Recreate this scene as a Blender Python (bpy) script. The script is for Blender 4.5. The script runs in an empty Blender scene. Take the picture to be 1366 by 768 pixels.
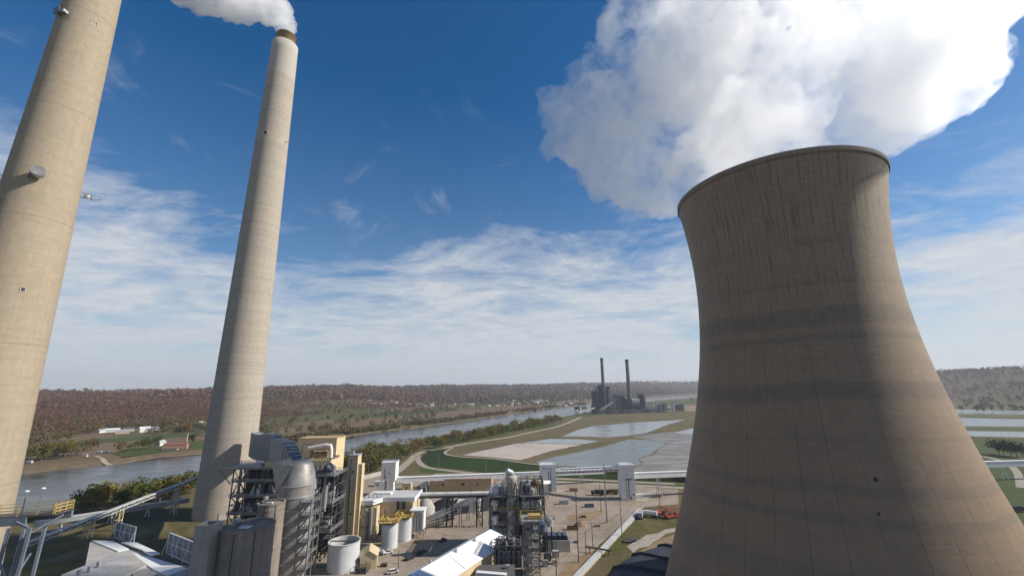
import bpy, bmesh, math, random
import numpy as np
from mathutils import Vector, Matrix
rnd = random.Random(7)
rng = np.random.default_rng(11)
PI = math.pi
S = bpy.context.scene
COL = S.collection

# ------------------------------------------------------------------ camera
FPX, HC, ROLL = 561.0, 75.0, -0.0124
TH = math.atan(134.77 / FPX)
_c, _s = math.cos(ROLL), math.sin(ROLL)
CF = Vector((0, math.cos(TH), math.sin(TH)))
_R0 = Vector((1, 0, 0)); _U0 = Vector((0, -math.sin(TH), math.cos(TH)))
CR = _R0 * _c + _U0 * _s
CU = _U0 * _c - _R0 * _s
cam = bpy.data.objects.new('camera', bpy.data.cameras.new('camera'))
COL.objects.link(cam)
cam.matrix_world = Matrix(((CR.x, CU.x, -CF.x, 0), (CR.y, CU.y, -CF.y, 0), (CR.z, CU.z, -CF.z, HC), (0, 0, 0, 1)))
cam.data.sensor_width = 36; cam.data.lens = FPX / 1366 * 36
cam.data.clip_start = 0.5; cam.data.clip_end = 60000
S.camera = cam

def ray(px, py):
    return CF + CR * ((px - 683) / FPX) + CU * ((384 - py) / FPX)
def at(px, py, Y):              # surveyed point of the photograph at distance Y
    d = ray(px, py); return Vector((0, 0, HC)) + d * (Y / d.y)
def gz(px, py, z=0.0):          # surveyed point at height z
    d = ray(px, py); return Vector((0, 0, HC)) + d * ((z - HC) / d.z)
def zat(px, py, Y): return at(px, py, Y).z
def xat(px, py, Y): return at(px, py, Y).x

# ------------------------------------------------------------------ materials
class NT:
    def __init__(self, name):
        self.m = bpy.data.materials.new(name); self.m.use_nodes = True
        self.t = self.m.node_tree; self.t.nodes.clear()
        self.out = self.n('ShaderNodeOutputMaterial')
    def n(self, typ, **kw):
        x = self.t.nodes.new(typ)
        for k, v in kw.items():
            if k.startswith('i_'):
                key = k[2:]; key = int(key) if key.isdigit() else key.replace('_', ' ')
                x.inputs[key].default_value = v
            else: setattr(x, k, v)
        return x
    def l(self, a, b): self.t.links.new(a, b)
    def math(self, op, a, b=None, clamp=False):
        x = self.n('ShaderNodeMath', operation=op, use_clamp=clamp)
        for i, v in enumerate((a, b)):
            if v is None: continue
            if isinstance(v, (int, float)): x.inputs[i].default_value = v
            else: self.l(v, x.inputs[i])
        return x.outputs[0]
    def mix(self, f, a, b, typ='MIX'):
        x = self.n('ShaderNodeMix', data_type='RGBA', blend_type=typ)
        for s, v in ((x.inputs['Factor'], f), (x.inputs[6], a), (x.inputs[7], b)):
            if isinstance(v, (int, float)): s.default_value = v
            elif isinstance(v, tuple): s.default_value = v if len(v) == 4 else v + (1,)
            else: self.l(v, s)
        return x.outputs[2]
    def ramp(self, f, stops):
        x = self.n('ShaderNodeValToRGB'); e = x.color_ramp.elements
        while len(e) < len(stops): e.new(0.5)
        for el, (p, c) in zip(e, stops):
            el.position = p
            el.color = (c, c, c, 1) if isinstance(c, (int, float)) else tuple(c) + (1,)
        self.l(f, x.inputs[0]); return x.outputs[0]
    def coord(self, which='Object'): return self.n('ShaderNodeTexCoord').outputs[which]
    def scale(self, v, s):
        x = self.n('ShaderNodeMapping'); x.inputs['Scale'].default_value = s
        self.l(v, x.inputs[0]); return x.outputs[0]
    def noise(self, v, sc, det=4, rough=.55, dist=0):
        x = self.n('ShaderNodeTexNoise', i_Scale=sc, i_Detail=det, i_Roughness=rough, i_Distortion=dist)
        if v is not None: self.l(v, x.inputs['Vector'])
        return x.outputs[0]
    def bsdf(self, color, rough=.8, metal=0.0, bump=None, bstr=.3, bdist=.1, spec=.3, droughness=0):
        b = self.n('ShaderNodeBsdfPrincipled')
        for k, v in (('Base Color', color), ('Roughness', rough), ('Metallic', metal)):
            if isinstance(v, (int, float)): b.inputs[k].default_value = v
            elif isinstance(v, tuple): b.inputs[k].default_value = v if len(v) == 4 else v + (1,)
            else: self.l(v, b.inputs[k])
        b.inputs['Specular IOR Level'].default_value = spec
        if droughness: b.inputs['Diffuse Roughness'].default_value = droughness
        if bump is not None:
            bp = self.n('ShaderNodeBump', i_Strength=bstr, i_Distance=bdist)
            self.l(bump, bp.inputs['Height']); self.l(bp.outputs[0], b.inputs['Normal'])
        self.l(b.outputs[0], self.out.inputs[0]); return self.m

def mottled(name, c, var=.25, scale=.25, rough=.8, metal=0.0, streak=0.0, rust=0.0, ribs=None, seams=0):
    t = NT(name); v = t.coord()
    lo = tuple(x * (1 - var) for x in c); hi = tuple(min(1, x * (1 + var)) for x in c)
    n = t.noise(v, scale, 6, .65)
    col = t.ramp(n, [(.3, lo), (.7, hi)])
    if streak:
        s = t.noise(t.scale(v, (1.2, 1.2, .06)), 1.0, 4, .6)
        col = t.mix(t.math('MULTIPLY', t.ramp(s, [(.45, 0), (.75, 1)]), streak), col, tuple(x * .45 for x in c))
    if rust:
        r = t.noise(v, scale * 3, 5, .7)
        col = t.mix(t.math('MULTIPLY', t.ramp(r, [(.55, 0), (.7, 1)]), rust), col, (.16, .075, .035))
    bump = None
    gr = t.noise(t.scale(v, (.8, .8, .12)), .9, 6, .7)
    col = t.mix(t.math('MULTIPLY', t.ramp(gr, [(.50, 0), (.72, 1)]), .28), col, tuple(x * .5 for x in c))
    if seams:
        sz = t.n('ShaderNodeSeparateXYZ'); t.l(v, sz.inputs[0])
        ln = t.math('LESS_THAN', t.math('FRACT', t.math('MULTIPLY', sz.outputs[2], 1 / seams)), .05)
        col = t.mix(t.math('MULTIPLY', ln, .3), col, tuple(x * .45 for x in c))
    if ribs:
        sep = t.n('ShaderNodeSeparateXYZ'); t.l(v, sep.inputs[0])
        s = t.math('ADD', sep.outputs[0], sep.outputs[1])
        bump = t.math('FRACT', t.math('MULTIPLY', s, 1.0 / ribs))
    return t.bsdf(col, rough, metal, bump, .4, .12)

M = {}
M['white_sheet'] = mottled('white_sheet', (.76, .76, .75), .07, .2, .55, 0, .2, .04, None, 3.2)
M['roof_white'] = mottled('roof_white', (.80, .80, .79), .07, .12, .6, 0, 0, .05, 1.0)
M['roof_grey'] = mottled('roof_grey', (.36, .36, .36), .18, .2, .75)
M['roof_pale'] = mottled('roof_pale', (.52, .52, .50), .16, .15, .75, 0, 0, .05)
M['roof_pink'] = mottled('roof_pink', (.34, .26, .22), .2, .08, .85)
M['beige'] = mottled('beige_sheet', (.66, .53, .33), .09, .15, .6, 0, .22, .05, .8, 3.6)
M['tan'] = mottled('tan_sheet', (.48, .35, .19), .1, .15, .65, 0, .2, .05, .8, 4.1)
M['dark_steel'] = mottled('dark_steel', (.085, .085, .09), .4, .5, .6, .2, 0, .25)
M['grey_steel'] = mottled('grey_steel', (.26, .26, .26), .3, .5, .5, .3, 0, .2)
M['blue_steel'] = mottled('blue_steel', (.17, .205, .25), .2, .4, .55, .1, .2)
M['galv'] = mottled('galvanised', (.46, .47, .48), .2, .4, .45, .5, .15, .08)
M['silver_clad'] = mottled('silver_cladding', (.36, .34, .315), .25, .3, .52, .45, .35, .1, None, 1.8)
M['duct_blue'] = mottled('duct_cladding', (.11, .135, .175), .15, .3, .5, .4, .2)
M['yellow'] = mottled('safety_yellow', (.50, .35, .10), .12, .6, .55, 0, .1)
M['tank_white'] = mottled('tank_paint', (.60, .62, .63), .1, .2, .5, 0, .35, .1, None, 2.4)
M['column_paint'] = mottled('column_paint', (.46, .42, .36), .15, .3, .6, 0, .4, .12, None, 2.2)
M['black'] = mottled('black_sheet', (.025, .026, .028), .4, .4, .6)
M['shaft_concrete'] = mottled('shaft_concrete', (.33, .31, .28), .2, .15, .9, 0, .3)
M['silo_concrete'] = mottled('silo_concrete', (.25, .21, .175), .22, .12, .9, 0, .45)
M['grey_concrete'] = mottled('grey_concrete', (.42, .40, .37), .18, .2, .9, 0, .25)
M['glass'] = NT('dark_glass').bsdf((.03, .04, .05), .12, 0, spec=.6)
M['rubber'] = mottled('rubber', (.02, .02, .02), .2, 1, .9)
M['red_paint'] = mottled('red_paint', (.42, .075, .04), .2, .6, .5, 0, 0, .2)
M['white_paint'] = mottled('white_paint', (.75, .75, .74), .06, .6, .35)
M['blue_paint'] = mottled('blue_paint', (.10, .14, .22), .2, .6, .35)
M['dark_paint'] = mottled('dark_paint', (.035, .035, .04), .2, .6, .35)
M['wood_pole'] = mottled('weathered_wood', (.13, .10, .075), .3, 1.5, .9)
M['wire'] = mottled('wire_black', (.03, .03, .03), .2, 1, .6)
M['pipe_white'] = mottled('pipe_white', (.74, .73, .70), .07, .4, .4, 0, .1)
M['brick'] = mottled('red_brick', (.40, .22, .17), .2, .4, .9)
M['roof_red'] = mottled('red_roof', (.24, .105, .075), .2, .3, .85)
M['house_pale'] = mottled('pale_siding', (.66, .64, .60), .1, .3, .7)
M['house_tan'] = mottled('tan_siding', (.44, .37, .29), .12, .3, .7)
M['roof_dark'] = mottled('dark_shingle', (.11, .105, .10), .2, .4, .9)
M['sporn_blue'] = mottled('dark_blue_cladding', (.05, .065, .085), .25, .06, .7)
M['sporn_grey'] = mottled('grey_cladding', (.24, .25, .26), .25, .05, .7)
M['sporn_stack'] = mottled('far_stack_concrete', (.15, .14, .13), .2, .02, .9)
M['coal'] = mottled('coal', (.022, .022, .024), .4, .03, .95)
M['red_lamp'] = mottled('lamp_housing', (.35, .33, .30), .2, 1, .5)
M['basin'] = mottled('louvre_sheet', (.045, .05, .06), .3, .3, .75, 0, .3)
M['limestone'] = mottled('limestone_pile', (.55, .52, .47), .15, .3, .95)
M['bark'] = mottled('bark', (.13, .105, .08), .3, 1.0, .95)

def stack_mat(name, c, band, cap=None, warm=(1, 1, 1)):
    t = NT(name); v = t.coord()
    sep = t.n('ShaderNodeSeparateXYZ'); t.l(v, sep.inputs[0]); z = sep.outputs[2]
    g = t.n('ShaderNodeTexGradient', gradient_type='RADIAL'); t.l(v, g.inputs[0]); ang = g.outputs['Fac'] if 'Fac' in g.outputs else g.outputs[1]
    cz = t.n('ShaderNodeCombineXYZ'); t.l(z, cz.inputs[2])
    bandn = t.math('ADD', t.math('MULTIPLY', t.noise(cz.outputs[0], .10, 6, .75), .62), t.math('MULTIPLY', t.noise(cz.outputs[0], .43, 3, .6), .38))
    col = t.ramp(bandn, [(.3, tuple(x * (1 - band) for x in c)), (.52, c), (.72, tuple(x * (1 + band * .7) for x in c))])
    # pour lifts
    lift = t.math('FRACT', t.math('MULTIPLY', z, 1 / 2.3))
    line = t.math('LESS_THAN', lift, .09)
    vl = t.math('LESS_THAN', t.math('FRACT', t.math('MULTIPLY', ang, 40)), .06)
    col = t.mix(t.math('MULTIPLY', t.math('MAXIMUM', line, vl), .17), col, tuple(x * .4 for x in c))
    seam = t.math('LESS_THAN', t.math('FRACT', t.math('MULTIPLY', z, 1 / 46.0)), .012)
    col = t.mix(t.math('MULTIPLY', seam, .35), col, tuple(x * .35 for x in c))
    cy = t.n('ShaderNodeCombineXYZ'); t.l(t.math('MULTIPLY', ang, 40), cy.inputs[0]); t.l(t.math('MULTIPLY', z, .02), cy.inputs[1])
    st = t.noise(cy.outputs[0], 1.6, 5, .6)
    col = t.mix(t.math('MULTIPLY', t.ramp(st, [(.48, 0), (.75, 1)]), .25), col, tuple(x * .55 for x in c))
    fine = t.noise(v, .5, 6, .7)
    col = t.mix(.28, col, t.ramp(fine, [(.3, tuple(x * .6 for x in c)), (.7, tuple(min(1, x * 1.3) for x in c))]))
    if cap:
        f = t.math('GREATER_THAN', z, cap[0])
        col = t.mix(t.math('MULTIPLY', f, .8), col, cap[1])
    return t.bsdf(col, .9, 0, t.math('ADD', fine, t.math('MULTIPLY', line, -1.5)), .25, .15, .1, 0)
M['stack_tan'] = stack_mat('chimney_concrete_tan', (.385, .32, .235), .12)
M['stack_grey'] = stack_mat('chimney_concrete_grey', (.41, .362, .30), .34, (322, (.455, .42, .375)))
M['liner'] = mottled('brown_liner', (.22, .15, .06), .3, .3, .6, .3)

def tower_mat():
    t = NT('cooling_tower_concrete'); v = t.coord(); c = (.285, .195, .122)
    sep = t.n('ShaderNodeSeparateXYZ'); t.l(v, sep.inputs[0]); z = sep.outputs[2]
    g = t.n('ShaderNodeTexGradient', gradient_type='RADIAL'); t.l(v, g.inputs[0]); ang = g.outputs[1]
    wob = t.noise(t.scale(v, (.02, .02, .02)), 1.0, 3)
    zz = t.math('ADD', z, t.math('MULTIPLY', wob, 5))
    cz = t.n('ShaderNodeCombineXYZ'); t.l(zz, cz.inputs[2])
    b = t.noise(cz.outputs[0], .085, 4, .7)
    col = t.ramp(b, [(.28, tuple(x * .70 for x in c)), (.45, tuple(x * .93 for x in c)), (.58, c), (.75, tuple(x * 1.15 for x in c))])
    # greyer, lighter upper third, browner base
    up = t.ramp(t.math('MULTIPLY', z, 1 / 144.0), [(.35, 0), (.85, 1)])
    col = t.mix(t.math('MULTIPLY', up, .5), col, (.345, .28, .205))
    # distinct dark pours
    for zc, w, s in ((94, 2.6, .55), (88, 1.1, .45), (73, 2.6, .62), (61, .8, .25), (50, 1.3, .4), (43.5, 1.1, .42), (31, 2.6, .32), (22, 1.0, .22), (104, 1.0, .25), (116, 1.4, .18)):
        d = t.math('ABSOLUTE', t.math('SUBTRACT', zz, zc + 2.5))
        k = t.n('ShaderNodeMapRange', interpolation_type='SMOOTHSTEP'); t.l(d, k.inputs[0])
        k.inputs[1].default_value = w * .6; k.inputs[2].default_value = w * 1.3; k.inputs[3].default_value = s; k.inputs[4].default_value = 0
        col = t.mix(k.outputs[0], col, (.12, .10, .085))
    lift = t.math('LESS_THAN', t.math('FRACT', t.math('MULTIPLY', z, 1 / 1.75)), .10)
    fv = t.math('LESS_THAN', t.math('FRACT', t.math('MULTIPLY', ang, 108)), .09)
    grid = t.math('MULTIPLY', t.math('MAXIMUM', lift, fv), t.math('ADD', t.math('MULTIPLY', up, .34), .11))
    col = t.mix(grid, col, (.06, .05, .042))
    cv = t.math('LESS_THAN', t.math('FRACT', t.math('MULTIPLY', ang, 36)), .030)
    cn = t.n('ShaderNodeCombineXYZ'); t.l(t.math('FLOOR', t.math('MULTIPLY', ang, 36)), cn.inputs[0]); t.l(t.math('MULTIPLY', z, .035), cn.inputs[1])
    cvn = t.ramp(t.noise(cn.outputs[0], 1.1, 2), [(.36, .1), (.58, .75)])
    col = t.mix(t.math('MULTIPLY', cv, cvn), col, (.055, .045, .04))
    # black runs below the rim
    ca = t.n('ShaderNodeCombineXYZ'); t.l(t.math('MULTIPLY', ang, 260), ca.inputs[0]); t.l(t.math('MULTIPLY', z, .06), ca.inputs[1])
    st = t.noise(ca.outputs[0], 1.0, 5, .7)
    m = t.math('MULTIPLY', t.ramp(st, [(.53, 0), (.66, 1)]), t.ramp(t.math('MULTIPLY', z, 1 / 144.0), [(.55, 0), (.72, .55), (.92, 1), (.995, .45)]))
    col = t.mix(m, col, (.045, .038, .034))
    wh = t.noise(ca.outputs[0], 1.7, 3, .6)
    col = t.mix(t.math('MULTIPLY', t.ramp(wh, [(.68, 0), (.78, .55)]), t.ramp(t.math('MULTIPLY', z, 1 / 144.0), [(.55, 0), (.68, 1), (.8, .2)])), col, (.5, .46, .4))
    bl = t.noise(t.scale(v, (1, 1, .45)), .06, 5, .65)
    col = t.mix(t.math('MULTIPLY', t.ramp(bl, [(.48, 0), (.72, 1)]), .22), col, (.15, .125, .10))
    ru = t.n('ShaderNodeCombineXYZ'); t.l(t.math('MULTIPLY', ang, 700), ru.inputs[0]); t.l(t.math('MULTIPLY', z, .03), ru.inputs[1])
    rn = t.noise(ru.outputs[0], 1.0, 4, .7)
    col = t.mix(t.math('MULTIPLY', t.ramp(rn, [(.48, 0), (.78, 1)]), .2), col, (.13, .105, .085))
    fine = t.noise(v, .35, 7, .7)
    col = t.mix(.3, col, t.ramp(fine, [(.3, tuple(x * .6 for x in c)), (.7, tuple(x * 1.35 for x in c))]))
    h = t.math('SUBTRACT', fine, t.math('MULTIPLY', t.math('MAXIMUM', lift, cv), 1.2))
    return t.bsdf(col, .62, 0, h, .3, .2, .35, 0)
M['tower'] = tower_mat()

def ground_mat(name, stops, scale, rough=.95, spots=None, det=8):
    t = NT(name); v = t.coord()
    n = t.noise(v, scale, det, .7, .4)
    col = t.ramp(n, stops)
    n2 = t.noise(v, scale * 9, 5, .7)
    col = t.mix(.35, col, t.ramp(n2, stops))
    if spots:
        s = t.noise(v, spots[0], 5, .6, .5)
        col = t.mix(t.ramp(s, [(spots[1], 0), (spots[1] + .12, 1)]), col, spots[2])
    return t.bsdf(col, rough, 0, n2, .3, .3, .1)
def yard_mat():
    t = NT('yard_concrete'); v = t.coord(); n = t.noise(v, .03, 8, .7, .4)
    col = t.ramp(n, [(.3, (.20, .16, .12)), (.45, (.30, .245, .19)), (.55, (.36, .30, .24)), (.72, (.42, .36, .29))])
    n2 = t.noise(v, .3, 6, .7); col = t.mix(.3, col, t.ramp(n2, [(.3, (.18, .145, .11)), (.7, (.43, .36, .29))]))
    rot = t.n('ShaderNodeMapping'); t.l(v, rot.inputs[0]); rot.inputs['Rotation'].default_value = (0, 0, .48)
    tr = t.noise(t.scale(rot.outputs[0], (.9, .02, 1)), 1.0, 4, .6)
    col = t.mix(t.math('MULTIPLY', t.ramp(tr, [(.54, 0), (.68, 1)]), .5), col, (.14, .115, .09))
    sp = t.n('ShaderNodeSeparateXYZ'); t.l(rot.outputs[0], sp.inputs[0])
    j1 = t.math('LESS_THAN', t.math('FRACT', t.math('MULTIPLY', sp.outputs[0], 1 / 9.0)), .03); j2 = t.math('LESS_THAN', t.math('FRACT', t.math('MULTIPLY', sp.outputs[1], 1 / 12.0)), .025)
    col = t.mix(t.math('MULTIPLY', t.math('MAXIMUM', j1, j2), .35), col, (.10, .08, .06))
    s = t.noise(v, .07, 5, .65, 1.0); col = t.mix(t.math('MULTIPLY', t.ramp(s, [(.58, 0), (.64, 1)]), .55), col, (.13, .11, .09))
    return t.bsdf(col, .95, 0, n2, .3, .2, .1)
M['yard'] = yard_mat()
M['dirt'] = ground_mat('brown_dirt', [(.3, (.17, .115, .07)), (.5, (.27, .19, .115)), (.7, (.36, .27, .18))], .05)
M['gravel'] = ground_mat('gravel_road', [(.3, (.28, .24, .19)), (.7, (.42, .37, .31))], .08)
M['stone_strip'] = ground_mat('riprap_strip', [(.3, (.20, .17, .14)), (.5, (.36, .32, .27)), (.7, (.52, .48, .42))], .5)
M['grass'] = ground_mat('grass', [(.3, (.05, .058, .02)), (.48, (.095, .09, .032)), (.66, (.16, .13, .06))], .045, .95, (.03, .52, (.19, .145, .08)))
M['lawn'] = ground_mat('lawn', [(.3, (.045, .07, .02)), (.7, (.085, .105, .035))], .03)
M['dark_lawn'] = ground_mat('dike_grass', [(.3, (.024, .045, .014)), (.7, (.04, .066, .02))], .03)
M['dike'] = ground_mat('dike_soil', [(.3, (.075, .075, .032)), (.46, (.13, .105, .055)), (.6, (.17, .135, .075)), (.72, (.10, .10, .045))], .014)
M['mud'] = ground_mat('pond_mud', [(.3, (.10, .085, .065)), (.5, (.17, .145, .115)), (.7, (.25, .22, .18))], .05)
M['ash_white'] = ground_mat('pale_ash', [(.3, (.40, .34, .29)), (.7, (.54, .47, .41))], .02, .95, (.008, .56, (.31, .27, .235)))
M['ash_dark'] = NT('dark_ash')
def _ash():
    t = M['ash_dark']; v = t.scale(t.coord(), (.35, 1, 1))
    n = t.noise(v, .045, 7, .7, 1.2)
    col = t.ramp(n, [(.38, (.13, .115, .10)), (.5, (.21, .19, .17)), (.58, (.29, .27, .25))])
    rgh = t.ramp(n, [(.42, .35), (.55, .9)])
    return t.bsdf(col, rgh, 0, n, .2, .3)
M['ash_dark'] = _ash()
M['field_brown'] = ground_mat('ploughed_field', [(.3, (.13, .085, .055)), (.7, (.21, .15, .095))], .01)
M['bank'] = ground_mat('muddy_bank', [(.3, (.11, .08, .05)), (.7, (.20, .15, .10))], .03)
M['sand'] = ground_mat('sand_edge', [(.3, (.30, .23, .17)), (.7, (.42, .34, .26))], .05)

def water_mat(name, c, rough, bs, scale):
    t = NT(name); v = t.scale(t.coord(), (1, 1.6, 1))
    n = t.noise(v, scale, 4, .6); n2 = t.noise(v, scale * .06, 3, .5)
    col = t.ramp(n2, [(.35, tuple(x * .8 for x in c)), (.65, tuple(x * 1.2 for x in c))])
    return t.bsdf(col, t.ramp(n2, [(.35, rough * .7), (.65, rough * 1.4)]), 0, n, bs, .12, .25)
M['river'] = water_mat('river_water', (.085, .085, .08), .22, .12, .5)
M['pond'] = water_mat('pond_water', (.17, .19, .175), .3, .06, .6)
M['pond_pale'] = water_mat('pale_pond_water', (.27, .28, .27), .25, .06, .6)

def leaf_mat(name, dark, mid, light):
    t = NT(name)
    a = t.n('ShaderNodeAttribute', attribute_name='tone'); oi = t.n('ShaderNodeObjectInfo')
    f = t.math('ADD', t.math('MULTIPLY', a.outputs['Fac'], .6), t.math('MULTIPLY', oi.outputs['Random'], .4))
    col = t.ramp(f, [(.1, dark), (.5, mid), (.9, light)])
    d = t.n('ShaderNodeBsdfDiffuse'); tr = t.n('ShaderNodeBsdfTranslucent'); mx = t.n('ShaderNodeMixShader', i_0=.3)
    t.l(col, d.inputs[0]); t.l(col, tr.inputs[0]); t.l(d.outputs[0], mx.inputs[1]); t.l(tr.outputs[0], mx.inputs[2])
    t.l(mx.outputs[0], t.out.inputs[0]); return t.m
LEAF = {
    'olive': leaf_mat('olive_leaves', (.09, .085, .02), (.165, .15, .038), (.25, .21, .06)),
    'green': leaf_mat('green_leaves', (.042, .062, .015), (.085, .115, .027), (.15, .165, .045)),
    'golden': leaf_mat('golden_leaves', (.12, .075, .018), (.21, .135, .03), (.30, .20, .05)),
    'rust': leaf_mat('rust_leaves', (.09, .04, .018), (.16, .07, .03), (.24, .115, .045)),
    'brown': leaf_mat('bare_brown_twigs', (.10, .07, .045), (.17, .125, .08), (.24, .18, .115)),
    'dark': leaf_mat('dark_evergreen', (.010, .02, .010), (.02, .034, .016), (.035, .05, .022)),
}

# ------------------------------------------------------------------ mesh builder
ORG = {}
class MB:
    def __init__(self): self.v = []; self.f = []; self.smooth = []
    def add(self, vs, fs, smooth=False):
        o = len(self.v); self.v += [tuple(p) for p in vs]
        self.f += [tuple(i + o for i in f) for f in fs]; self.smooth += [smooth] * len(fs); return self
    def box(self, x0, x1, y0, y1, z0, z1, rot=0, piv=None):
        vs = [Vector((x, y, z)) for z in (z0, z1) for x, y in ((x0, y0), (x1, y0), (x1, y1), (x0, y1))]
        if rot:
            p = piv or Vector(((x0 + x1) / 2, (y0 + y1) / 2, 0)); r = Matrix.Rotation(rot, 3, 'Z')
            vs = [r @ (q - Vector((p[0], p[1], 0))) + Vector((p[0], p[1], 0)) for q in vs]
        return self.add(vs, [(3, 2, 1, 0), (4, 5, 6, 7), (0, 1, 5, 4), (1, 2, 6, 5), (2, 3, 7, 6), (3, 0, 4, 7)])
    def bar(self, a, b, w, h=None, up=(0, 0, 1)):
        a, b = Vector(a), Vector(b); d = (b - a).normalized(); u = Vector(up)
        s = d.cross(u)
        if s.length < 1e-3: s = d.cross(Vector((0, 1, 0)))
        s.normalize(); u = s.cross(d); h = h or w
        vs = [p + s * (i * w / 2) + u * (j * h / 2) for p in (a, b) for i, j in ((-1, -1), (1, -1), (1, 1), (-1, 1))]
        return self.add(vs, [(3, 2, 1, 0), (4, 5, 6, 7), (0, 1, 5, 4), (1, 2, 6, 5), (2, 3, 7, 6), (3, 0, 4, 7)])
    def tube(self, a, b, r, r2=None, n=12, caps=True):
        a, b = Vector(a), Vector(b); d = (b - a).normalized()
        s = d.cross(Vector((0, 0, 1)))
        if s.length < 1e-3: s = Vector((1, 0, 0))
        s.normalize(); u = s.cross(d); r2 = r if r2 is None else r2
        vs = [p + (s * math.cos(2 * PI * k / n) + u * math.sin(2 * PI * k / n)) * q for p, q in ((a, r), (b, r2)) for k in range(n)]
        self.add(vs, [(k, (k + 1) % n, n + (k + 1) % n, n + k) for k in range(n)], True)
        if caps: self.add(vs, [tuple(range(n))[::-1], tuple(range(n, 2 * n))])
        return self
    def path(self, pts, r, n=8):
        for a, b in zip(pts, pts[1:]): self.tube(a, b, r, n=n)
        for p in pts[1:-1]: self.ball(p, r * 1.02)
        return self
    def ball(self, p, r, nu=10, nv=6, sz=1):
        vs, fs = [], []
        for j in range(nv + 1):
            for i in range(nu):
                a, b = 2 * PI * i / nu, PI * j / nv
                vs.append((p[0] + r * math.sin(b) * math.cos(a), p[1] + r * math.sin(b) * math.sin(a), p[2] + sz * r * math.cos(b)))
        for j in range(nv):
            for i in range(nu): fs.append((j * nu + i, (j + 1) * nu + i, (j + 1) * nu + (i + 1) % nu, j * nu + (i + 1) % nu))
        return self.add(vs, fs, True)
    def lathe(self, c, prof, n=48, smooth=True):
        vs = [(c[0] + r * math.cos(2 * PI * k / n), c[1] + r * math.sin(2 * PI * k / n), z) for r, z in prof for k in range(n)]
        fs = [(j * n + k, j * n + (k + 1) % n, (j + 1) * n + (k + 1) % n, (j + 1) * n + k) for j in range(len(prof) - 1) for k in range(n)]
        return self.add(vs, fs, smooth)
    def drum(self, c, r, z0, z1, n=40, dome=0):
        pr = [(r, z0), (r, z1)] + ([(r * .5, z1 + dome), (.02, z1 + dome * 1.15)] if dome else [(.02, z1 + .02)])
        self.lathe(c, pr[:2], n); return self.lathe(c, pr[1:], n, bool(dome))
    def poly(self, pts):
        return self.add(pts, [tuple(range(len(pts)))])
    def prism(self, pts, z0, z1):
        n = len(pts)
        vs = [(p[0], p[1], z0) for p in pts] + [(p[0], p[1], z1) for p in pts]
        return self.add(vs, [tuple(range(n))[::-1], tuple(range(n, 2 * n))] + [(k, (k + 1) % n, n + (k + 1) % n, n + k) for k in range(n)])
    def build(self, name, mat, parent=None, org=None):
        if org is None: org = ORG.get(parent.name, Vector((0, 0, 0))) if parent else Vector((0, 0, 0))
        me = bpy.data.meshes.new(name)
        me.from_pydata([(p[0] - org[0], p[1] - org[1], p[2] - org[2]) for p in self.v], [], self.f)
        me.polygons.foreach_set('use_smooth', self.smooth)
        me.materials.append(M[mat] if isinstance(mat, str) else mat)
        o = bpy.data.objects.new(name, me); COL.objects.link(o)
        ORG[o.name] = Vector(org)
        if parent: o.parent = parent
        else: o.location = org
        return o

def tag(o, label=None, cat=None, group=None, kind=None):
    if label: o['label'] = label
    if cat: o['category'] = cat
    if group: o['group'] = group
    if kind: o['kind'] = kind
    return o
def thing(name, label, cat, loc, group=None):
    o = bpy.data.objects.new(name, None); COL.objects.link(o)
    o.location = loc; ORG[o.name] = Vector(loc); o.empty_display_size = 1
    return tag(o, label, cat, group)
def copy_tree(o, parent=None):
    c = o.copy(); COL.objects.link(c)
    if parent: c.parent = parent
    ORG[c.name] = ORG.get(o.name, Vector())
    for ch in list(o.children): copy_tree(ch, c)
    return c
def sheet(name, pts, mat, z=None):
    """A flat piece of ground, triangulated so that concave outlines work."""
    bm = bmesh.new(); vs = [bm.verts.new((p[0], p[1], p[2] if z is None else z)) for p in pts]
    f = bm.faces.new(vs); f.normal_update()
    if f.normal.z < 0: f.normal_flip()
    bmesh.ops.triangulate(bm, faces=[f])
    me = bpy.data.meshes.new(name); bm.to_mesh(me); bm.free(); me.materials.append(M[mat])
    o = bpy.data.objects.new(name, me); COL.objects.link(o); return tag(o, kind='structure')
def ribbon(name, pts, w, mat, kind='structure'):
    pts = [Vector(p) for p in pts]; vs = []
    for i, p in enumerate(pts):
        d = (pts[min(i + 1, len(pts) - 1)] - pts[max(i - 1, 0)]); d.z = 0; d.normalize()
        s = Vector((-d.y, d.x, 0)) * (w / 2); vs += [p - s, p + s]
    mb = MB().add(vs, [(2 * i, 2 * i + 2, 2 * i + 3, 2 * i + 1) for i in range(len(pts) - 1)])
    o = mb.build(name, mat); return tag(o, kind=kind)
def smoothline(pts, k=4):
    out = []; P = [Vector(p) for p in pts]
    for i in range(len(P) - 1):
        a, b, c, d = P[max(i - 1, 0)], P[i], P[i + 1], P[min(i + 2, len(P) - 1)]
        for j in range(k):
            t = j / k
            out.append(.5 * ((2 * b) + (c - a) * t + (2 * a - 5 * b + 4 * c - d) * t * t + (3 * b - a - 3 * c + d) * t ** 3))
    return out + [P[-1]]

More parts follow.
